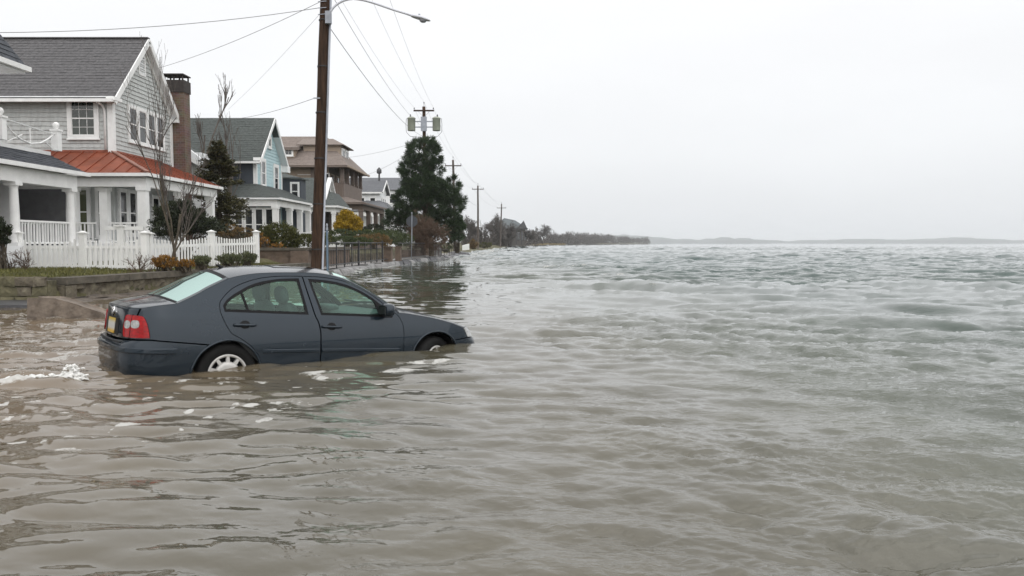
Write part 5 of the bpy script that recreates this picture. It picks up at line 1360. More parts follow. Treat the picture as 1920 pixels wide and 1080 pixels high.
# --- plants at the foot of the fence
for i, (px, py, w, h, d, mt, lb, n) in enumerate((
        (308, 491, 22, 12, 22.4, orange, 'orange brown dead foliage at the fence corner beneath the sapling', 1800), (345, 494, 22, 7, 22.6, orange, 'low yellowing plant between the sapling and the lavender', 1300),
        (378, 488, 16, 9, 23.6, mosses, 'grey green lavender clump left of the fence post', 1500), (428, 485, 22, 9, 25.6, mosses, 'wide grey green lavender clump beyond the fence post', 1800), (462, 483, 20, 11, 26.4, mosses, 'tall grey green lavender clump at the fence end', 1800))):
    c = at(px, py + h, d)
    shrub(lb, [lobe(px, py, w, h, d, .45)], n, .085, mt, (c.x, d, .48), 'bedding_plant', 'plant', 'plants at the foot of the fence', 14, .35, .8, .28, seed=20 + i, zmin=.47)
for i, (px, d, hgt) in enumerate(((48, 21.9, .75), (262, 21.8, .6), (20, 22.0, .5))):
    c = at(px, 500, d)
    bare_tree(['leafless weed clump against the fence near the left post', 'leafless weed clump against the fence corner post', 'small leafless weed at the left edge of the fence'][i], c.x, d, .47, hgt, .012, 40 + i, 3, .8, .25, (3, 4), redtwig, redtwig, 'weed_clump', .3, .004, 'dead weeds along the fence', 'plant', .75, 4)
# --- grass verge between wall cap and fence
N = 26000
gy_ = rng.uniform(17.7, 31.0, N); gx_ = rng.uniform(-17.5, -7.9, N)
wl = np.interp(gy_, [17.6, 18, 31.2], [-10.5, -10.5, -8.35])
k = (gx_ < wl) & (gx_ > wl - 6.5)
gx_, gy_ = gx_[k], gy_[k]
gc = np.stack([gx_, gy_, ground_z(gx_, gy_) + .05], 1)
gd = rng.normal(size=(len(gc), 3)) * .45 + [0, 0, 1]
go = leaf_mesh('grass', gc, gd, .13, .018, grassm, None); tag(go, 'short winter grass on the verge below the picket fence', 'grass', kind='stuff')
# --- saplings in front of the fence
c = at(333, 500, 22.7)
bare_tree('tall thin leafless sapling in front of the white fence', c.x, 22.7, .45, at(320, 62, 22.7).z - .45, .042, 5, 6, .36, .55, (2, 3), twig, bark, 'sapling_tree', .40, .0032, None, 'tree', .66)
c = at(317, 500, 23.0)
bare_tree('short leafless sapling left of the tall one by the fence', c.x, 23.0, .45, at(320, 250, 23).z - .45, .045, 8, 5, .5, .35, (2, 4), twig, bark, 'sapling_tree', .45, .0032, None, 'tree', .66)
for i, (px, py, d) in enumerate(((372, 118, 43), (418, 150, 44.5))):
    c = at(px + 3, 300, d)
    bare_tree(['leafless tree top showing right of the brick chimney', 'leafless tree top above the blue house roof'][i], c.x, d, .8, at(px, py, d).z - .8, .11, 31 + i, 5, .38, .45, (2, 3), twig, bark, 'bare_tree', .42, .007, 'leafless trees behind the houses', 'tree', .62)
# --- tall pine, shrub and yew by the sign
c = at(800, 470, 61)
lb = [lobe(793, 292, 34, 30, 61), lobe(778, 322, 30, 26, 61.3), lobe(812, 322, 20, 24, 60.8), lobe(796, 352, 42, 26, 61), lobe(770, 374, 32, 20, 60.8), lobe(832, 362, 26, 16, 60.6), lobe(851, 344, 12, 12, 60.8), lobe(812, 385, 40, 24, 61), lobe(850, 388, 20, 14, 60.7),
      lobe(863, 378, 8, 12, 60.7), lobe(752, 402, 26, 16, 61), lobe(735, 412, 18, 12, 61.2), lobe(790, 410, 40, 24, 61.3), lobe(845, 420, 22, 22, 60.9), lobe(856, 435, 16, 16, 60.8), lobe(765, 335, 16, 14, 60.9), lobe(800, 272, 18, 12, 61)]
pt = empty('pine_tree', 'tall dark green pine in front of the transformer pole', 'tree', (c.x, 61, .5))
r = np.random.default_rng(77)
Pc, Uc = sample_lobes(lb, 860, r, .6)
k = np.repeat(np.arange(860), 68); n = len(k)
tipd = Uc + np.array([0, 0, .55]); 
Dd = tipd[k] * .8 + r.normal(size=(n, 3)) * .65
Dd /= np.linalg.norm(Dd, axis=1, keepdims=True)
leaf_mesh('crown', Pc[k] + Dd * .17 + r.normal(size=(n, 3)) * .07, Dd, .36, .034, pine, pt, r)
sg = []
tb = Vector((c.x + .4, 61, .3)); tp = at(797, 290, 61)
for i in range(8): sg.append((tuple(tb.lerp(tp, i / 8)), tuple(tb.lerp(tp, (i + 1) / 8)), .2 - .02 * i, .2 - .02 * (i + 1)))
seg_mesh('trunk', sg, bark, pt, 8)
sg = []
for i in range(0, 860, 3):
    a = tb.lerp(tp, min(.98, max(.12, (Pc[i][2] - .8 - tb.z) / (tp.z - tb.z)))); b = Vector(Pc[i]); sg.append((tuple(a), tuple(b), .03, .01))
seg_mesh('branches', sg, bark, pt, 4)
c = at(795, 470, 57.5)
bare_tree('wide reddish brown leafless shrub below the pine', c.x, 57.5, .5, 3.3, .06, 61, 5, 1.05, .10, (3, 5), redtwig, redtwig, 'bare_shrub', .24, .008, None, 'shrub', .72, 6)
c = at(858, 470, 62)
shrub('small dark fir at the right foot of the pine', [lobe(852, 425, 16, 26, 62.4), lobe(846, 442, 24, 14, 62.2), lobe(858, 404, 9, 16, 62.4)], 6000, .17, pine, (c.x, 62.3, .5), 'small_fir', 'tree', clump=30, aspect=.3, seed=30)
c = at(830, 470, 64)
shrub('low green shrub behind the pale stone pier', [lobe(833, 462, 16, 10, 68, .8), lobe(800, 455, 14, 9, 69, .8)], 3500, .09, hedge, (c.x, 68, .5), 'low_shrub', seed=31)
# --- bare trees along the far shore
FT = 'bare trees along the far shore'
for i, (px, py, d, r_, lb_, sd_) in enumerate(((880, 402, 175, .22, 'rounded bare tree left of the lone slender pole', 3), (918, 398, 205, .32, 'largest bare tree right of the lone slender pole', 4), (905, 412, 190, .2, 'slim bare tree directly behind the lone slender pole', 6),
                                              (938, 410, 215, .25, 'bare tree overlapping the farthest utility pole', 7), (1018, 419, 420, .5, 'broad crowned bare tree standing apart on the far shore', 9), (965, 425, 250, .22, 'small bare tree in front of the distant dark house', 12), (1000, 432, 380, .3, 'low bare tree left of the broad crowned one', 14), (985, 428, 222, .2, 'bare tree standing against the dark house corner', 15), (950, 418, 218, .2, 'bare tree just right of the farthest utility pole', 16))):
    c = at(px, 459, d)
    bare_tree(lb_, c.x, d, .5, at(px, py, d).z - .5, r_, 70 + sd_, 6, .62 if px != 1018 else .78, .07, (3, 4), greybark, greybark, 'bare_tree', .22, .022 if d < 300 else .04, FT, 'tree', .74)
# undergrowth at the feet of those trees, too tangled to tell apart
def thicket(name, label, segs_pts, n, mat, leaf, seed, kind='stuff'):
    r = np.random.default_rng(seed); P = []
    for (px0, px1, py_top, d0, d1) in segs_pts:
        m = n // len(segs_pts)
        px = r.uniform(px0, px1, m); d = d0 + (d1 - d0) * (px - px0) / (px1 - px0) + r.uniform(0, 12, m) * d0 / 300
        bumps = .65 + .35 * np.sin(px * .31 + seed) * np.sin(px * .13 + 1) + .2 * np.sin(px * .9)
        h = (455 - py_top) * d / FPX + .9
        X = (px - 960) / FPX * d
        z = .3 + h * np.clip(bumps, .25, 1.2) * r.random(m) ** .6
        P.append(np.stack([X, d, z], 1))
    P = np.concatenate(P); D_ = r.normal(size=P.shape) * .5 + [0, 0, 1]
    o = leaf_mesh(name, P, D_, leaf, leaf * .12, mat, None, r); tag(o, label, 'undergrowth', kind=kind); return o
thicket('undergrowth', 'brown undergrowth below the bare trees on the far shore', [(866, 960, 434, 165, 230), (945, 1010, 434, 240, 380), (1000, 1050, 440, 380, 520)], 16000, greybark, 1.5, 3)
reeds = leafmat('reed_straw', (.16, .12, .05), (.34, .26, .12))
thicket('reeds', 'straw coloured reeds along the shore by the far pole', [(912, 965, 452, 200, 290), (965, 1060, 456.2, 300, 470)], 5000, reeds, .9, 4)
rr_ = np.random.default_rng(8); C_, D_, L_ = [], [], []
for i in range(120):
    px = rr_.uniform(1030, 1214); d = np.interp(px, [1030, 1120, 1214], [480, 820, 1290]) + rr_.uniform(0, 40); h = np.interp(px, [1030, 1060, 1130, 1214], [20, 21, 16, 9]) * rr_.uniform(.6, 1.15) * d / FPX
    n = 190; u = rr_.normal(size=(n, 3)); u /= np.linalg.norm(u, axis=1, keepdims=True); u *= rr_.random(n)[:, None] ** .45
    w = h * rr_.uniform(.42, .62)
    P = u * [w, w, h * .42] + [(px - 960) / FPX * d, d, .5 + h * .60]
    C_.append(P); D_.append(u * [1, 1, 1.1] + rr_.normal(size=(n, 3)) * .35 + [0, 0, .3]); L_.append(np.full(n, h * .30))
C_ = np.concatenate(C_); D_ = np.concatenate(D_); L_ = np.concatenate(L_)
fw = leaf_mesh('far_wood', C_, D_, L_, L_ * .10, greybark, None, rr_); tag(fw, 'hazy wood running out along the point on the horizon', 'wood', kind='stuff')
thicket('far_scrub', 'low dark scrub at the water edge below the hazy wood', [(1030, 1120, 449, 480, 800), (1090, 1219, 451, 760, 1310)], 9000, greybark, 2.0, 6)
sg = []
rd = random.Random(5)
for i in range(46):
    px = rd.uniform(1040, 1213); d = np.interp(px, [1040, 1120, 1213], [530, 820, 1280]); X = (px - 960) / FPX * d; h = (rd.uniform(8, 21) if px < 1130 else rd.uniform(7, 13)) * d / FPX
    ss = []; grow(ss, (X, d, .3), (0, 0, 1), h * .35, .35, 4, rd, .6, .12, (2, 3), .72, .1, .10)
    zm = max(b[2] for a, b, _, _ in ss) - .3
    sg += [((X + (a[0] - X) * h / zm, a[1], .3 + (a[2] - .3) * h / zm), (X + (b[0] - X) * h / zm, b[1], .3 + (b[2] - .3) * h / zm), ra, rb) for a, b, ra, rb in ss]
fw = seg_mesh('far_wood_trunks', sg, greybark, None, 4); tag(fw, 'bare tree crowns standing out of the hazy wood on the point', 'wood', kind='stuff')
# --- far shore
fx = np.linspace(-600, 6200, 260); rows = []
hgt = 16 + 7 * np.sin(fx / 310) + 5 * np.sin(fx / 97 + 1) + rng.normal(size=260) * 1.6
hgt = 1.5 * hgt * np.where(fx < 1700, 1.15, .72) * np.clip((fx - 100) / 300, 0.3, 1)
for dy, k in ((0, 0), (10, .55), (60, .9), (250, 1.0), (600, .3)): rows.append(np.stack([fx, np.full(260, 4300. + dy) + 40 * np.sin(fx / 400), np.maximum(hgt * k, -.5)], 1))
V = np.concatenate(rows); ii = (np.arange(4)[:, None] * 260 + np.arange(259)[None]).ravel()
fs = np_mesh('far_shore_hills', V, np.stack([ii, ii + 1, ii + 261, ii + 260], 1), pm('far_woodland', (.05, .06, .055), .95, .3, .02), None, True); tag(fs, kind='structure')
# a few things at the water's edge far off
for i, (px, d, w, h, mt, lb_) in enumerate(((887, 128, 1.6, 1.5, hedgeb, 'brown clipped hedge block left of the lone slender pole'), (908, 150, 3.0, 1.2, bushg, 'grey green shrub at the shore right of the lone pole'))):
    c = at(px, 470, d)
    shrub(lb_, [(c.x, d, .3 + h / 2, w / 2, w / 2, h / 2)], 1600, .22, mt, (c.x, d, .3), 'shore_shrub', 'shrub', seed=50 + i)
# ================================================================== the car (written in its own coordinates: x forward from the rear axle, y left, z up)
car = empty('sedan_car', 'dark grey four door sedan stranded in floodwater up to its wheels', 'car', (-3.4694, 8.9115, -.371))
car.rotation_euler = (-.0083, .0417, .648)
LOCAL.add(car.name)
paint = pm('slate_grey_car_paint', (.011, .020, .030), .2, .05, 2.0, metal=.35, coat=.6, spec=.15)
seal = pm('black_rubber', (.005, .005, .006), .5, .2, 8, spec=.15)
blackpl = pm('black_plastic', (.008, .008, .009), .5, .2, 8, spec=.2)
darkgl = pm('black_glass', (.006, .007, .008), .03, .1, 2, spec=.8)
tyrem = pm('tyre_rubber', (.009, .009, .009), .8, .25, 12, .3, 60, spec=.2)
hubm = pm('wheel_cover_silver', (.48, .47, .45), .38, .10, 9.0, metal=.35, col2=(.56, .55, .53))
chrome = pm('chrome', (.65, .65, .65), .15, .05, 3, metal=1.0)
redl = pm('red_lamp_plastic', (.30, .001, .002), .2, .45, 18.0, coat=.35, spec=.15, stretch=(1, 1, 2.2))
clearl = pm('clear_lamp_lens', (.34, .34, .33), .15, .45, 26.0, coat=.6, metal=.3)
seatm = pm('grey_seat_cloth', (.085, .09, .09), .85, .12, 6)
linerm = pm('pale_cabin_lining', (.26, .28, .27), .85, .08, 3)
dashm = pm('charcoal_dashboard', (.05, .053, .055), .7, .12, 6)
def car_glass(name, tint, refl=(1, 1, 1), k=1.8):
    m = bpy.data.materials.new(name); m.use_nodes = True; t = m.node_tree; t.nodes.clear()
    o = t.nodes.new('ShaderNodeOutputMaterial'); tr = t.nodes.new('ShaderNodeBsdfTransparent'); gl = t.nodes.new('ShaderNodeBsdfGlossy'); fr_ = t.nodes.new('ShaderNodeFresnel'); mx_ = t.nodes.new('ShaderNodeMixShader')
    tr.inputs['Color'].default_value = tint + (1,); gl.inputs['Roughness'].default_value = .015; gl.inputs['Color'].default_value = refl + (1,); fr_.inputs['IOR'].default_value = 1.5
    mu = t.nodes.new('ShaderNodeMath'); mu.operation = 'MULTIPLY'; mu.inputs[1].default_value = k; mu.use_clamp = True
    t.links.new(fr_.outputs[0], mu.inputs[0]); t.links.new(mu.outputs[0], mx_.inputs[0]); t.links.new(tr.outputs[0], mx_.inputs[1]); t.links.new(gl.outputs[0], mx_.inputs[2]); t.links.new(mx_.outputs[0], o.inputs[0])
    return m
glassm = car_glass('green_tinted_car_glass', (.66, .90, .81), (.80, 1.0, .93), 1.25)
rearglass = car_glass('wet_rear_glass', (.45, .68, .60), (.52, .68, .63), 1.6)
platem = bpy.data.materials.new('yellow_licence_plate'); platem.use_nodes = True
_t = platem.node_tree; _b = _t.nodes['Principled BSDF']; _b.inputs['Roughness'].default_value = .4
_tc = _t.nodes.new('ShaderNodeTexCoord'); _sp = _t.nodes.new('ShaderNodeSeparateXYZ'); _rp = _t.nodes.new('ShaderNodeValToRGB')
_t.links.new(_tc.outputs['Generated'], _sp.inputs[0]); _t.links.new(_sp.outputs['Z'], _rp.inputs['Fac']); _t.links.new(_rp.outputs['Color'], _b.inputs['Base Color'])
_rp.color_ramp.elements[0].position = .12; _rp.color_ramp.elements[0].color = (.55, .33, .03, 1); _rp.color_ramp.elements[1].position = .9; _rp.color_ramp.elements[1].color = (.50, .36, .05, 1)
for _p in (.35, .68): _e = _rp.color_ramp.elements.new(_p); _e.color = (.50, .50, .47, 1)

PLAN = spline([(-1.017, 0), (-1.005, .35), (-.96, .58), (-.86, .74), (-.70, .82), (-.45, .855), (0, .8675), (1.2, .8675), (2.5, .86), (2.8, .845), (3.05, .79), (3.2, .70), (3.30, .52), (3.345, .25), (3.36, 0)], 30)
PS = np.concatenate([[0], np.cumsum(np.hypot(*np.diff(PLAN, axis=0).T))])
PT = np.gradient(PLAN, PS, axis=0); PN = np.stack([-PT[:, 1], PT[:, 0]], 1); PN /= np.linalg.norm(PN, axis=1, keepdims=True)
def S(x): return float(np.interp(x, PLAN[:, 0], PS))
kmax = int(np.argmax(PLAN[:, 1]))
def SY(y, front=False):
    if front: return float(np.interp(-y, -PLAN[kmax:, 1], PS[kmax:]))
    return float(np.interp(y, PLAN[:kmax, 1], PS[:kmax]))
def tab(a):
    a = spline(a, 8); return a[:, 0], a[:, 1]
T_side = tab([(.15, .09), (.22, .05), (.35, .016), (.52, .002), (.60, 0), (.75, .012), (.88, .040), (.95, .065), (1.05, .105), (1.2, .18), (1.38, .275), (1.5, .35)])
T_rear = tab([(.15, .12), (.25, .05), (.40, .004), (.52, 0), (.60, .004), (.640, .02), (.668, .058), (.70, .064), (.85, .078), (.95, .090), (.985, .098), (1.0, .112), (1.05, .15)])
T_front = tab([(.15, .10), (.25, .03), (.40, 0), (.52, .006), (.58, .03), (.63, .06), (.70, .11), (.74, .16), (.80, .25)])
def sst(a, b, x):
    t_ = np.clip((x - a) / (b - a), 0, 1); return t_ * t_ * (3 - 2 * t_)
SR0, SR1, SF0, SF1 = S(-.60), SY(.60), S(2.92), S(3.24)
def lift(s, z, extra=0.0):
    s = np.atleast_1d(np.asarray(s, float)); z = np.atleast_1d(np.asarray(z, float)); a = np.abs(s)
    wr_ = sst(SR0, SR1, a); wf_ = sst(SF0, SF1, a)
    ins = np.interp(z, *T_side) * (1 - wr_ - wf_) + np.interp(z, *T_rear) * wr_ + np.interp(z, *T_front) * wf_ + extra
    cx = np.interp(a, PS, PLAN[:, 0]); cy = np.interp(a, PS, PLAN[:, 1]); nx = np.interp(a, PS, PN[:, 0]); ny = np.interp(a, PS, PN[:, 1])
    x = cx - nx * ins; y = cy - ny * ins
    return np.stack([x, -np.sign(s + 1e-12) * y, z], -1)
def inside(poly, P):
    x, y = P[:, 0], P[:, 1]; r = np.zeros(len(P), bool); n = len(poly)
    for i in range(n):
        x0, y0_ = poly[i]; x1, y1_ = poly[(i + 1) % n]
        if y0_ == y1_: continue
        c = ((y0_ > y) != (y1_ > y)) & (x < (x1 - x0) * (y - y0_) / (y1_ - y0_) + x0); r ^= c
    return r
def dist_poly(poly, P):
    d = np.full(len(P), 9.)
    for i in range(len(poly)):
        a, b = poly[i], poly[(i + 1) % len(poly)]; ab = b - a; l2 = (ab ** 2).sum() + 1e-12
        t_ = np.clip(((P - a) @ ab) / l2, 0, 1)[:, None]; d = np.minimum(d, np.linalg.norm(P - a - t_ * ab, axis=1))
    return d
def resamp(poly, step=.03):
    poly = np.array(poly, float); o = []
    for i in range(len(poly)):
        a, b = poly[i], poly[(i + 1) % len(poly)]; n = max(1, int(np.linalg.norm(b - a) / step))
        for k in range(n): o.append(a + (b - a) * k / n)
    return np.array(o)
def shrink(poly, e):
    """offset a polygon inwards by e"""
    p = np.array(poly, float)
    ar = .5 * np.sum(p[:, 0] * np.roll(p[:, 1], -1) - np.roll(p[:, 0], -1) * p[:, 1])
    if ar < 0: p = p[::-1]
    d = np.roll(p, -1, 0) - p; d /= np.linalg.norm(d, axis=1, keepdims=True) + 1e-12
    n = np.stack([-d[:, 1], d[:, 0]], 1); m = n + np.roll(n, 1, 0)
    m /= np.maximum(np.sum(m * n, 1, keepdims=True), .35)
    return p + m * e
def panel(name, outer, mat, parent, holes=(), gap=.004, extra=0.0, flange=.014, mirror=1, grid=.045, surf=None, smooth=True):
    surf = surf or lift
    out_ = resamp(shrink(outer, gap) if gap else outer); hs_ = [resamp(h) for h in holes]
    mn, mx_ = out_.min(0), out_.max(0)
    gx_, gy_ = np.meshgrid(np.arange(mn[0] + grid / 2, mx_[0], grid), np.arange(mn[1] + grid / 2, mx_[1], grid))
    G_ = np.stack([gx_.ravel(), gy_.ravel()], 1)
    ok = inside(out_, G_) & (dist_poly(out_, G_) > grid * .45)
    for h in hs_: ok &= ~inside(h, G_) & (dist_poly(h, G_) > grid * .45)
    P = [out_] + hs_ + [G_[ok]]
    E = []; b = 0
    for q in [out_] + hs_:
        n = len(q); E += [(b + i, b + (i + 1) % n) for i in range(n)]; b += n
    nb = b
    P = np.concatenate(P)
    r_ = delaunay_2d_cdt([Vector(p) for p in P], E, [], 0, 1e-6)
    V2 = np.array([tuple(v) for v in r_[0]]); Fc = np.array([f for f in r_[2] if len(f) == 3])
    cen = V2[Fc].mean(1); keep = inside(out_, cen)
    for h in hs_: keep &= ~inside(h, cen)
    Fc = Fc[keep]
    V2 = V2 * [mirror, 1]
    V3 = surf(V2[:, 0], V2[:, 1], extra)
    m = MB(); m.add(V3, [tuple(f) for f in Fc], smooth)
    h_ = 2e-3
    dS = surf(V2[:, 0] + h_, V2[:, 1], extra) - surf(V2[:, 0] - h_, V2[:, 1], extra); dZ = surf(V2[:, 0], V2[:, 1] + h_, extra) - surf(V2[:, 0], V2[:, 1] - h_, extra)
    N_ = np.cross(dS, dZ); N_ /= np.linalg.norm(N_, axis=1, keepdims=True) + 1e-9
    N_ *= np.where(np.sum(N_ * (V3 - [1.2, 0, .6]), axis=1, keepdims=True) < 0, -1, 1)
    NN = [N_]
    if flange:
        for q in [out_] + hs_:
            q = q * [mirror, 1]; A_ = surf(q[:, 0], q[:, 1], extra); B_ = surf(q[:, 0], q[:, 1], extra + flange); n = len(q)
            m.add(np.vstack([A_, B_]), [(i, (i + 1) % n, (i + 1) % n + n, i + n) for i in range(n)], False)
            e_ = np.cross(np.roll(A_, -1, 0) - np.roll(A_, 1, 0), B_ - A_); e_ /= np.linalg.norm(e_, axis=1, keepdims=True) + 1e-9; NN += [e_, e_]
    o = m.build(name, mat, parent)
    if smooth:      # shade with the true normals of the body surface, so highlights run on from panel to panel
        o.data.polygons.foreach_set('use_smooth', np.ones(len(o.data.polygons), bool))
        o.data.normals_split_custom_set_from_vertices([tuple(v) for v in np.concatenate(NN)])
    return o
def cv(pts, n=6): return [(S(p[0]), p[1]) for p in spline(pts, n)]
def strip(name, pts, w, proud, mat, parent, sgn=1):
    """a rounded moulding swept along (s, z) points on the body surface"""
    n = 24; P = np.array(pts, float); L_ = np.concatenate([[0], np.cumsum(np.linalg.norm(np.diff(P, axis=0), axis=1))]); u = np.linspace(0, L_[-1], n)
    s_ = np.interp(u, L_, P[:, 0]); z_ = np.interp(u, L_, P[:, 1]); pr = []
    for dz, e_ in ((-.5, .004), (-.46, -proud * .7), (-.3, -proud), (.3, -proud), (.46, -proud * .7), (.5, .004)):
        pr.append(lift(s_ * sgn, z_ + dz * w, e_))
    k = len(pr); V = np.concatenate(pr)
    F_ = [(j * n + i, j * n + i + 1, (j + 1) * n + i + 1, (j + 1) * n + i) for j in range(k - 1) for i in range(n - 1)] + [tuple(j * n for j in range(k)), tuple(j * n + n - 1 for j in range(k))]
    return MB().add(V, F_, False).build(name, mat, parent)
deck = [(-.876, .991), (-.699, 1.021), (-.497, 1.043)]
cpil = [(-.497, 1.043), (-.276, 1.146), (-.155, 1.21), (.045, 1.301)]
roofe = [(.045, 1.301), (.132, 1.323), (.238, 1.343), (.381, 1.362), (.597, 1.374), (.898, 1.379), (1.074, 1.376), (1.227, 1.358)]
apil = [(1.227, 1.358), (1.378, 1.318), (1.525, 1.254), (1.671, 1.172), (1.821, 1.077), (1.932, .996), (2.014, .925)]
hoode = [(2.014, .925), (2.118, .917), (2.231, .899), (2.469, .859), (2.617, .826), (2.771, .786), (2.942, .728)]
shutf = [(.879, 1.334), (1.064, 1.332), (1.256, 1.312), (1.408, 1.278), (1.519, 1.23), (1.63, 1.172), (1.741, 1.098), (1.849, 1.012), (1.939, .938), (1.985, .905)]
shutr = [(-.079, 1.02), (-.064, 1.066), (-.01, 1.125), (.08, 1.198), (.189, 1.249), (.336, 1.295), (.482, 1.321), (.665, 1.334), (.874, 1.336)]
shutB = [(.874, 1.336), (.908, 1.119), (.95, .913), (.981, .839), (1.002, .739), (1.006, .66), (1.006, .22)]
shutrr = [(-.079, 1.02), (-.076, .955), (-.045, .863), (-.007, .785), (.035, .728), (.115, .682), (.215, .607), (.282, .535), (.326, .455), (.352, .37), (.36, .22)]
shutff = [(1.985, .905), (2.018, .865), (2.051, .789), (2.062, .713), (2.062, .6), (2.06, .458), (2.06, .22)]
archr = [(-.395, .22), (-.378, .335), (-.349, .43), (-.290, .535), (-.197, .612), (-.085, .658), (.02, .668), (.13, .640), (.228, .572), (.296, .484), (.330, .392), (.338, .22)]
archf = [(2.165, .22), (2.185, .40), (2.225, .53), (2.305, .622), (2.409, .676), (2.509, .692), (2.609, .684), (2.700, .645), (2.775, .58), (2.825, .50), (2.85, .40), (2.86, .22)]
dlor = [(-.046, 1.02), (-.034, .955), (.409, .934), (.883, .913)], [(.883, .913), (.856, 1.113), (.833, 1.314)], [(.833, 1.314), (.661, 1.308), (.513, 1.293), (.366, 1.264), (.254, 1.226), (.167, 1.183), (.071, 1.130), (-.003, 1.076), (-.046, 1.02)]
dlof = [(.937, 1.311), (1.096, 1.301), (1.249, 1.283), (1.364, 1.258), (1.477, 1.219), (1.588, 1.166), (1.699, 1.096), (1.80, 1.015), (1.934, .900)], [(1.934, .900), (1.92, .866), (1.533, .886), (1.025, .908)], [(1.025, .908), (.978, 1.11), (.937, 1.311)]
def loop(*cs):
    o = []
    for c_ in cs: o += list(c_)[:-1]
    return o
DLOR = loop([(S(p[0]), p[1]) for p in dlor[0]], cv(dlor[1]), cv(dlor[2]))
DLOF = loop(cv(dlof[0]), [(S(p[0]), p[1]) for p in dlof[1]], cv(dlof[2]))
door_r = loop(cv(shutr), cv(shutB), [(S(1.006), .22), (S(.36), .22)], cv(shutrr[::-1]))
door_f = loop(cv(shutf), cv(shutff), [(S(2.06), .22), (S(1.014), .22)], [(s_ + .008, z_) for s_, z_ in cv(shutB[::-1])] + [(S(.879), 1.334)])
tl_in = SY(.60)
quarter = loop([(tl_in, .680)] + [(S(-.885), .991)], cv(deck), cv(cpil), cv(roofe), cv(apil), [(S(2.014), .925), (S(1.985), .905)], cv(shutf[::-1]), [(S(.879), 1.334), (S(.874), 1.336)], cv(shutr[::-1]), cv(shutrr), [(S(.36), .22), (S(.338), .22)], cv(archr[::-1][:9]),
               [(S(-.29 + .085), .628), (S(-.52), .662), (S(-.749), .686), (tl_in, .680), (0, 0)])
fender = loop(cv(hoode), [(S(2.942), .728), (S(2.985), .66), (S(3.024), .600), (S(2.79), .589)], cv(archf[::-1][3:]), [(S(2.165), .22), (S(2.06), .22)], cv(shutff[::-1]), [(S(1.985), .905), (S(2.014), .925)])
for sgn in (1, -1):
    q = panel('body_side', quarter, paint, car, (), .0035, 0, .016, sgn)
    q = panel('front_fender', fender, paint, car, (), .0035, 0, .016, sgn)
    # flared wheel arch lips
    for nm, ar in (('arch_lip', archr), ('arch_lip', archf)):
        P = lift([sgn * S(p[0]) for p in spline(ar, 5)], [p[1] for p in spline(ar, 5)], -.004)
        MB().tube([tuple(p) for p in P], .013, 6).build(nm, paint, car)
    for which, shp, dlo in (('rear', door_r, DLOR), ('front', door_f, DLOF)):
        dr = panel('door', shp, paint, car, [shrink(dlo, .002)], .0035, 0, .016, sgn)
        panel('window_seal', dlo, seal, dr, [shrink(dlo, .030)], .001, .003, .012, sgn, smooth=False)
        inner = shrink(dlo, .024)
        panel('window_glass', inner, glassm, dr, (), 0, .010, 0, sgn, .06)
        # handle; shade of its recess painted as a flat black disc, right side only
        hx, hz_ = (.17, .820) if which == 'rear' else (1.144, .780)
        el = [(S(hx - .002) + .055 * math.cos(a), hz_ + .002 + .043 * math.sin(a)) for a in np.linspace(0, 2 * math.pi, 20, endpoint=False)]
        panel('handle_recess_disc', el, blackpl if sgn > 0 else paint, dr, (), 0, -.002, 0, sgn, .03)
        sl_ = -.022 if which == 'rear' else -.03
        P = [lift([sgn * (S(hx) + o_)], [hz_ + o_ * sl_ * 1.5], e_)[0] for o_, e_ in ((-.112, .006), (-.108, -.024), (-.06, -.036), (0, -.039), (.06, -.036), (.100, -.024), (.106, .006))]
        MB().tube([tuple(p) for p in spline(P, 4)], .0145, 8).build('handle', paint, dr)
        # rubbing strip
        mz = [(.352, .536), (.99, .521)] if which == 'rear' else [(1.02, .520), (1.995, .487)]
        strip('rubbing_strip', [(S(mz[0][0]), mz[0][1]), (S(mz[1][0]), mz[1][1])], .044, .016, paint, dr, sgn)
        # inner door lining
        if which == 'rear': li = [(S(.02), .93), (S(.88), .905), (S(.98), .8), (S(.98), .35), (S(.4), .35), (S(.05), .7)]
        else: li = [(S(1.03), .90), (S(1.92), .86), (S(2.02), .75), (S(2.02), .35), (S(1.02), .35), (S(1.02), .8)]
        panel('door_lining', li, dashm, dr, (), 0, .055, .02, sgn, .12)
    # quarter light divider and mirror sail
    dv_ = [(S(.150), 1.172), (S(.172), 1.184), (S(.232), .944), (S(.204), .944)]
    panel('window_divider', dv_, seal, car, (), 0, .004, .012, sgn, smooth=False)
    sail = [(S(1.70), 1.094), (S(1.80), 1.013), (S(1.93), .902), (S(1.918), .868), (S(1.745), .876), (S(1.735), .95)]
    panel('mirror_sail', sail, seal, car, (), 0, -.002, .012, sgn, smooth=False)
    # inner black shell behind the shut lines
    shell = loop([(S(-.70), .95), (S(-.50), 1.0)], cv([(-.40, 1.05), (-.155, 1.17), (.08, 1.27), (.40, 1.335), (.9, 1.352), (1.227, 1.33), (1.525, 1.228), (1.821, 1.05), (1.98, .90)]), [(S(1.98), .90), (S(2.15), .86), (S(2.15), .25), (S(.40), .25), (S(.38), .50), (S(.28), .62), (S(.10), .70), (S(-.15), .72), (S(-.70), .70), (0, 0)])
    panel('inner_shell', shell, seal, car, [shrink(DLOR, -.012), shrink(DLOF, -.012)], 0, .020, .02, sgn, .09)
    # B pillar lining
    # tail lamp wraps the corner
    tl = loop(spline([(S(-.757), .700), (S(-.768), .77), (S(-.792), .848), (S(-.825), .898), (SY(.745), .918)], 5), [(SY(.745), .918), (SY(.66), .926)], spline([(SY(.56), .924), (SY(.50), .912), (SY(.475), .86), (SY(.465), .79), (SY(.475), .725), (SY(.50), .697)], 5), [(SY(.50), .697), (SY(.62), .694), (S(-.757), .700)])
    lamp = panel('tail_lamp', tl, redl, car, (), .002, -.011, .03, sgn, .025)
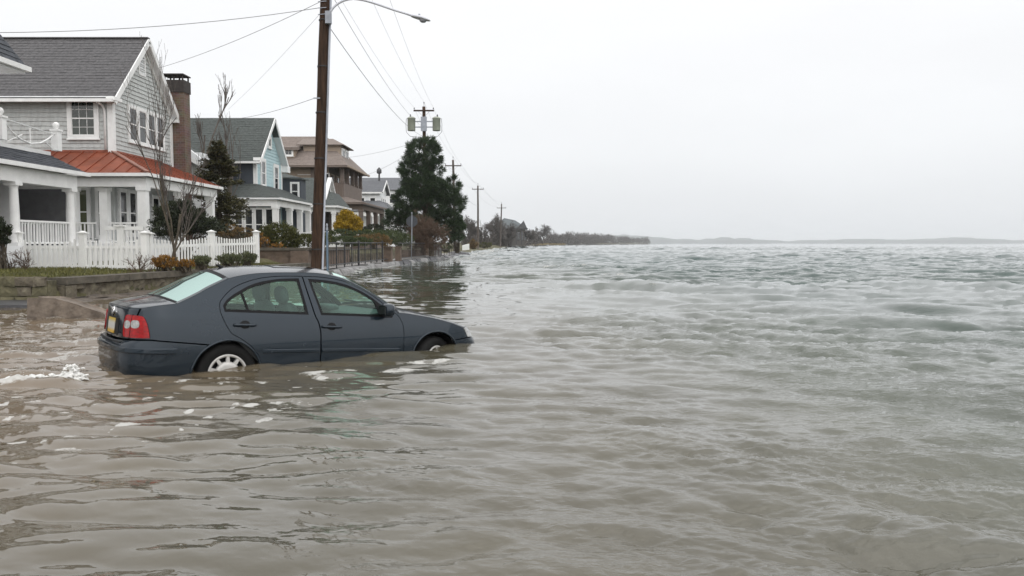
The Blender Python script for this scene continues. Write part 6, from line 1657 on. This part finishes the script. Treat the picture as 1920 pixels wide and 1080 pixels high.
    for (c0, c1, r0_) in (((SY(.492) + SY(.607)) / 2, .824, (SY(.607) - SY(.492)) / 2), ((SY(.619) + SY(.735)) / 2, .832, (SY(.735) - SY(.619)) / 2)):
        le = [(c0 + r0_ * np.sign(math.cos(a)) * abs(math.cos(a)) ** .7, c1 + .040 * np.sign(math.sin(a)) * abs(math.sin(a)) ** .8) for a in np.linspace(0, 2 * math.pi, 28, endpoint=False)]
        panel('lamp_lens', le, clearl, lamp, (), 0, -.0145, .01, sgn, .025)
    sp_ = [(SY(.605), .696), (SY(.612), .696), (SY(.626), .925), (SY(.619), .925)]
    panel('lamp_split', sp_, seal, lamp, (), 0, -.0125, .01, sgn)
    # head lamp, front corner
    hl = [(S(2.948), .724), (S(2.99), .66), (S(3.028), .604), (SY(.60, True), .600), (SY(.36, True), .610), (SY(.36, True), .700), (SY(.62, True), .722)]
    panel('head_lamp', hl, clearl, car, (), .002, -.002, .02, sgn, .05)
    # door mirror
    mc = lift([sgn * S(1.80)], [.965], -.115)[0]
    m = MB(); prof = [(-.105, .0), (-.10, .6), (-.06, .92), (0, 1.0), (.06, .92), (.10, .62), (.108, .0)]
    V = []; F_ = []; nr_ = 16
    for w_, k_ in prof:
        for j in range(nr_):
            a = 2 * math.pi * j / nr_
            ca, sa = math.cos(a), math.sin(a)
            V.append((mc[0] + .062 * k_ * (abs(ca) ** .7) * np.sign(ca) + (.02 if ca > 0 else 0) * k_ - .10 * w_ * .25, mc[1] - sgn * w_, mc[2] + .076 * k_ * (abs(sa) ** .75) * np.sign(sa)))
    for i in range(len(prof) - 1):
        for j in range(nr_): F_.append((i * nr_ + j, i * nr_ + (j + 1) % nr_, (i + 1) * nr_ + (j + 1) % nr_, (i + 1) * nr_ + j))
    mir = m.add(V, F_, True).build('door_mirror', paint, car)
    a_ = lift([sgn * S(1.82)], [.915], .01)[0]
    MB().tube([tuple(a_), (mc[0] + .01, mc[1] + sgn * .06, mc[2] - .055)], .028, 8).build('mirror_stalk', blackpl, mir)
    MB().box(mc[0] - .068, mc[0] - .062, mc[1] - .085, mc[1] + .085, mc[2] - .055, mc[2] + .055).build('mirror_glass', darkgl, mir)
# bumpers and end panels
rb_half = [(0, .20), (S(-.40), .20), (S(-.383), .335), (S(-.352), .43), (S(-.292), .535), (S(-.212), .622), (S(-.52), .655), (S(-.749), .678), (SY(.60), .668), (SY(.3), .658), (0, .656)]
full = rb_half[:-1] + [(0, .656)] + [(-s_, z_) for s_, z_ in rb_half[::-1][1:-1]]
bum = panel('rear_bumper', full, paint, car, (), .003, 0, .03)
strip('bumper_strip', [(-S(-.515), .570), (-SY(.5), .580), (0, .584), (SY(.5), .580), (S(-.515), .570)], .066, .017, paint, bum)
panel('bumper_ledge', [(-SY(.5), .640), (SY(.5), .640), (SY(.5), .652), (-SY(.5), .652)], blackpl, bum, (), 0, -.004, .01)
lid = [(0, .672), (SY(.58), .680), (S(-.893), .990), (0, .996)]
lidf = [(SY(.58), .680), (S(-.893), .990), (SY(.5), .994), (0, .996), (-SY(.5), .994), (-S(-.893), .990), (-SY(.58), .680), (0, .672)]
trunk = panel('boot_lid', lidf, paint, car, (), .003, 0, .02)
panel('plate_recess', [(-SY(.30), .70), (SY(.30), .70), (SY(.27), .875), (-SY(.27), .875)], blackpl, trunk, (), 0, -.003, .004, 1, .06)
panel('licence_plate', [(-SY(.155), .708), (SY(.155), .708), (SY(.155), .862), (-SY(.155), .862)], platem, trunk, (), 0, -.011, .006, 1, .1)
ring = [(.052 * math.cos(a), .930 + .052 * math.sin(a)) for a in np.linspace(0, 2 * math.pi, 28, endpoint=False)]
em = panel('emblem', ring, chrome, trunk, [[(p[0] * .8, .930 + (p[1] - .930) * .8) for p in ring]], 0, -.012, .01, 1, .03)
for pts in ([(-.026, .968), (0, .935), (.026, .968)], [(-.038, .950), (-.019, .897), (0, .926), (.019, .897), (.038, .950)]):
    P = lift([p[0] for p in pts], [p[1] for p in pts], -.012)
    MB().tube([tuple(p) for p in P], .0055, 6).build('emblem_stroke', chrome, em)
MB().lathe([(.001, 0), (.012, 0), (.012, .006), (.001, .007)], tuple(lift([SY(.16)], [.925], -.004)[0]), 10).build('boot_lock', chrome, trunk)
fb_half = [(0, 0), (S(2.86), .20), (S(2.86), .40), (S(2.83), .50), (S(2.79), .575), (S(3.024), .592), (SY(.5, True), .596)]
SE = PS[-1]
fbr = [(S(2.865), .20), (S(2.858), .40), (S(2.83), .50), (S(2.792), .577), (S(3.024), .592), (SE, .600), (SE, .20)]
for sgn in (1, -1): panel('front_bumper', fbr, paint, car, (), .002, 0, .03, sgn)
for sgn in (1, -1): panel('grille', [(SY(.35, True), .612), (SE, .616), (SE, .705), (SY(.35, True), .702)], blackpl, car, (), 0, .004, .01, sgn, .06)
# ---- top surfaces: Coons patches between the side edges
def curve3(pts, extra=0, n=24):
    P = spline(pts, 8); L_ = np.concatenate([[0], np.cumsum(np.linalg.norm(np.diff(P, axis=0), axis=1))]); u = np.linspace(0, L_[-1], n)
    X = np.interp(u, L_, P[:, 0]); Zz = np.interp(u, L_, P[:, 1])
    return lift([S(x) for x in X], Zz, extra)
def cross(pr, bulge, n=25):
    u = np.linspace(0, 1, n)[:, None]; pl = pr * [1, -1, 1]
    return pr * (1 - u) + pl * u + np.array(bulge) * (1 - (2 * u - 1) ** 2)
def coons(c0, c1, d0, rng_u=(0, 1), rng_t=(0, 1), nu=25, nt=24, off=0.0):
    """c0, c1 run right to left; d0 is the right edge, the left one is its mirror image"""
    d1 = d0 * [1, -1, 1]
    uu, tt = np.meshgrid(np.linspace(*rng_u, nu), np.linspace(*rng_t, nt))
    def ev(c, t_):
        k = np.linspace(0, 1, len(c)); return np.stack([np.interp(t_, k, c[:, i]) for i in range(3)], -1)
    U, T__ = uu[..., None], tt[..., None]
    P = (1 - T__) * ev(c0, uu) + T__ * ev(c1, uu) + (1 - U) * ev(d0, tt) + U * ev(d1, tt)
    P -= (1 - U) * (1 - T__) * c0[0] + U * (1 - T__) * c0[-1] + (1 - U) * T__ * c1[0] + U * T__ * c1[-1]
    if off:
        gu = np.gradient(P, axis=1); gt = np.gradient(P, axis=0); nm = np.cross(gu, gt); nm /= np.linalg.norm(nm, axis=2, keepdims=True) + 1e-9
        nm *= np.where(nm[..., 2:3] < 0, -1, 1); P = P + nm * off
    return P.reshape(-1, 3), [(j * nu + i, j * nu + i + 1, (j + 1) * nu + i + 1, (j + 1) * nu + i) for j in range(nt - 1) for i in range(nu - 1)]
def patch(name, mat, parent, *a, **k):
    V, F_ = coons(*a, **k); return MB().add(V, F_, True).build(name, mat, parent)
sc = S(-.876)
rear_edge = lift(np.linspace(sc, -sc, 41), .991 + .005 * (1 - np.linspace(1, -1, 41) ** 2))
base_c = cross(curve3(cpil)[0], (-.06, 0, .048), 41)
top_c = cross(curve3(roofe)[0], (-.035, 0, .078), 41)
ws_top = cross(curve3(apil)[0], (.12, 0, .058), 41)
cowl = cross(curve3(hoode)[0], (.16, 0, .055), 41)
nose = lift(np.concatenate([np.linspace(S(2.942), SE, 20, endpoint=False), [SE], np.linspace(-SE, -S(2.942), 21)[1:]]), .728 - .022 * (1 - np.linspace(1, -1, 41) ** 4))
e_deck, e_c, e_r, e_a, e_h = curve3(deck), curve3(cpil), curve3(roofe), curve3(apil), curve3(hoode)
patch('boot_top', paint, trunk, rear_edge, base_c, e_deck, rng_t=(0, .97))
patch('rear_window', rearglass, car, base_c, top_c, e_c, rng_u=(.035, .965), rng_t=(.04, .93))
patch('rear_window_surround', paint, car, base_c, top_c, e_c, rng_u=(0, .036), nu=3)
patch('rear_window_surround', paint, car, base_c, top_c, e_c, rng_u=(.964, 1), nu=3)
patch('rear_window_seal', seal, car, base_c, top_c, e_c, rng_u=(.03, .97), rng_t=(0, .042), nt=3)
patch('rear_window_seal', seal, car, base_c, top_c, e_c, rng_u=(.03, .97), rng_t=(.928, 1), nt=3, off=-.001)
rp_ = patch('roof_panel', paint, car, top_c, ws_top, e_r, rng_t=(.006, .99))
patch('sunroof', darkgl, car, top_c, ws_top, e_r, rng_u=(.24, .76), rng_t=(.50, .86), off=.005)
patch('sunroof_seal', seal, car, top_c, ws_top, e_r, rng_u=(.232, .768), rng_t=(.488, .872), off=.003)
patch('headliner', linerm, car, top_c, ws_top, e_r, rng_u=(.03, .97), rng_t=(.02, .98), off=-.03)
patch('windscreen', glassm, car, ws_top, cowl, e_a, rng_u=(.03, .97), rng_t=(.04, .95))
patch('windscreen_pillar', paint, car, ws_top, cowl, e_a, rng_u=(0, .031), nu=3)
patch('windscreen_pillar', paint, car, ws_top, cowl, e_a, rng_u=(.969, 1), nu=3)
patch('windscreen_seal', seal, car, ws_top, cowl, e_a, rng_u=(.03, .97), rng_t=(0, .042), nt=3)
patch('cowl_panel', blackpl, car, ws_top, cowl, e_a, rng_u=(.03, .97), rng_t=(.945, 1), nt=4, off=.004)
hood = patch('bonnet', paint, car, cowl, nose, e_h, rng_t=(.01, 1))
patch('bonnet_shut_line', seal, hood, cowl, nose, e_h, rng_u=(.028, .036), rng_t=(.02, .98), nu=2, off=.0025)
patch('bonnet_shut_line', seal, hood, cowl, nose, e_h, rng_u=(.964, .972), rng_t=(.02, .98), nu=2, off=.0025)
for y_ in (-.30, .22): MB().tube([(2.05 - .02 * abs(y_), y_ - .12, .985), (1.98, y_ + .15, 1.010), (1.95, y_ + .32, 1.012)], .010, 6).build('wiper', blackpl, car)
MB().add([(1.99, -.70, .955), (2.10, -.60, .965), (2.16, -.45, .985), (2.10, -.42, 1.0), (1.98, -.55, .990)], [(0, 1, 2, 3, 4)]).build('cowl_end', blackpl, car)
# aerial
MB().tube([(.18, 0, 1.405), (.15, 0, 1.425), (.11, 0, 1.440)], [.026, .018, .006], 8).build('aerial', blackpl, car)
# ---- floor, wheel wells, wheels
MB().box(-.85, 3.1, -.70, .70, .20, .26).build('floor_pan', blackpl, car)
for wx in (0, 2.511):
    for sgn in (1, -1):
        P = []
        for a in np.linspace(-.25, math.pi + .25, 22):
            for y_ in (.845, .52): P.append((wx + .362 * math.cos(a), -sgn * y_, .31 + .362 * math.sin(a)))
        n = 22; F_ = [(2 * i, 2 * i + 2, 2 * i + 3, 2 * i + 1) for i in range(n - 1)] + [tuple(2 * i + 1 for i in range(n))]
        MB().add(P, F_, False).build('wheel_well', blackpl, car)
def wheel(x, sgn, steer):
    w = bpy.data.objects.new('wheel', None); COL.objects.link(w); w.parent = car; w.location = (x, -sgn * .745, .31); w.rotation_euler = (0, 0, steer if sgn > 0 else steer + math.pi)
    LOCAL.add(w.name)
    # tyre: lathe about the y axis, outer face at y = -.095
    MB().lathe([(.205, -.080), (.225, -.098), (.265, -.102), (.298, -.092), (.312, -.07), (.316, -.03), (.316, .03), (.312, .07), (.298, .092), (.26, .1), (.205, .09)], (0, 0, 0), 48, 'y').build('tyre', tyrem, w)
    MB().lathe([(.001, -.045), (.195, -.045), (.205, -.08)], (0, 0, 0), 32, 'y').build('wheel_backing', blackpl, w)
    rim = MB().lathe([(.178, -.084), (.186, -.094), (.200, -.096), (.207, -.090), (.207, -.080)], (0, 0, 0), 48, 'y')
    rim.lathe([(.178, -.084), (.180, -.062)], (0, 0, 0), 48, 'y')
    rim = rim.build('rim', hubm, w)
    MB().lathe([(.001, -.090), (.028, -.090), (.034, -.096), (.05, -.098), (.09, -.101), (.118, -.097), (.130, -.086), (.130, -.06)], (0, 0, 0), 36, 'y').build('wheel_disc', hubm, w)
    for k in range(10):
        a = 2 * math.pi * (k + .5) / 10; ca, sa = math.cos(a), math.sin(a)
        def pt(r_, t_, y_): return (r_ * ca - t_ * sa, y_, r_ * sa + t_ * ca)
        V = [pt(.118, -.020, -.094), pt(.118, .020, -.094), pt(.184, .015, -.093), pt(.184, -.015, -.093), pt(.118, -.020, -.06), pt(.118, .020, -.06), pt(.184, .016, -.06), pt(.184, -.016, -.06)]
        MB().add(V, [(0, 1, 2, 3), (0, 4, 5, 1), (1, 5, 6, 2), (2, 6, 7, 3), (3, 7, 4, 0)]).build('spoke', hubm, w)
    MB().lathe([(.001, -.103), (.022, -.102), (.026, -.095)], (0, 0, 0), 16, 'y').build('centre_cap', hubm, w)
    return w
for sgn in (1, -1):
    wheel(0, sgn, 0); wheel(2.511, sgn, R(22))
# ---- cabin
def pad(name, c, size, tilt, mat, parent, pw=.55):
    """a rounded cushion"""
    V = []; n, m_ = 14, 18
    for i in range(n + 1):
        ph = math.pi * i / n - math.pi / 2
        for j in range(m_):
            th = 2 * math.pi * j / m_
            f = lambda v: np.sign(v) * abs(v) ** pw
            x = f(math.cos(ph)) * f(math.cos(th)) * size[0] / 2; y_ = f(math.cos(ph)) * f(math.sin(th)) * size[1] / 2; z = f(math.sin(ph)) * size[2] / 2
            V.append((c[0] + x * math.cos(tilt) - z * math.sin(tilt), c[1] + y_, c[2] + x * math.sin(tilt) + z * math.cos(tilt)))
    F_ = [(i * m_ + j, i * m_ + (j + 1) % m_, (i + 1) * m_ + (j + 1) % m_, (i + 1) * m_ + j) for i in range(n) for j in range(m_)]
    return MB().add(V, F_, True).build(name, mat, parent)
for y_ in (-.37, .37):
    st = pad('front_seat', (.86, y_, .70), (.17, .50, .66), .22, seatm, car)
    pad('headrest', (.735, y_, 1.115), (.11, .27, .20), .2, seatm, st, .7)
    MB().tube([(.77, y_ - .06, .98), (.75, y_ - .06, 1.06)], .007, 6).tube([(.77, y_ + .06, .98), (.75, y_ + .06, 1.06)], .007, 6).build('headrest_pins', chrome, st)
    pad('seat_cushion', (1.12, y_, .45), (.52, .52, .18), -.1, seatm, st)
rs_ = pad('rear_seat', (-.02, 0, .70), (.20, 1.30, .56), .38, seatm, car, .4)
for y_ in (-.38, .38): pad('headrest', (-.16, y_, 1.0), (.10, .26, .13), .3, seatm, rs_, .7)
MB().box(-.50, -.14, -.66, .66, .93, .945).build('parcel_shelf', dashm, car)
dsh = MB().add([(1.55, -.70, .40), (1.50, -.70, .84), (1.62, -.70, .90), (2.05, -.70, .93), (2.05, -.70, .4), (1.55, .70, .40), (1.50, .70, .84), (1.62, .70, .91), (2.05, .70, .93), (2.05, .70, .4)], [(0, 1, 6, 5), (1, 2, 7, 6), (2, 3, 8, 7), (3, 4, 9, 8), (0, 4, 3, 2, 1), (5, 6, 7, 8, 9)]).build('dashboard', dashm, car)
pad('instrument_hood', (1.62, .37, .93), (.22, .40, .09), 0, dashm, dsh)
P = []
for a in np.linspace(0, 2 * math.pi, 25): P.append((1.38 + .185 * math.sin(a) * .42, .37 + .185 * math.cos(a), .90 + .185 * math.sin(a) * .9))
sw = MB().tube(P, .016, 8).build('steering_wheel', dashm, car)
MB().tube([(1.38, .19, .90), (1.40, .37, .885), (1.38, .55, .90)], .018, 6).tube([(1.40, .37, .88), (1.62, .37, .80)], .035, 8).build('steering_hub', dashm, sw)
pad('rear_view_mirror', (1.50, .02, 1.275), (.04, .22, .065), 0, dashm, car)
for sgn in (1, -1):
    pil = [(S(.90), .90), (S(.99), .90), (S(.955), 1.31), (S(.85), 1.31)]
    panel('pillar_lining', pil, linerm, car, (), 0, .045, .02, sgn, .08)
    cpl = loop([(S(-.42), .96), (S(-.02), .96), (S(-.02), 1.03), (S(.05), 1.12), (S(.30), 1.26), (S(.30), 1.29), (S(.06), 1.27), (S(-.42), 1.04), (0, 0)])
    panel('rear_pillar_lining', cpl, linerm, car, (), 0, .05, .01, sgn, .08)
    apl = [(S(1.25), 1.33), (S(1.40), 1.285), (S(1.66), 1.15), (S(1.85), 1.02), (S(1.85), .985), (S(1.64), 1.13), (S(1.38), 1.262), (S(1.25), 1.29)]
    panel('front_pillar_lining', apl, linerm, car, (), 0, .035, .01, sgn, .08)
# ================================================================== hazy sea air
hz = MB().box(-6500, 6500, -300, 8000, -9, 47).build('haze', None)
hm = bpy.data.materials.new('sea_haze'); hm.use_nodes = True
hm.node_tree.nodes.clear()
pv_ = hm.node_tree.nodes.new('ShaderNodeVolumePrincipled'); oo = hm.node_tree.nodes.new('ShaderNodeOutputMaterial')
pv_.inputs['Color'].default_value = (.96, .975, 1, 1); pv_.inputs['Density'].default_value = 2.2e-4
hm.node_tree.links.new(pv_.outputs[0], oo.inputs['Volume'])
hz.data.materials.append(hm); tag(hz, kind='stuff')
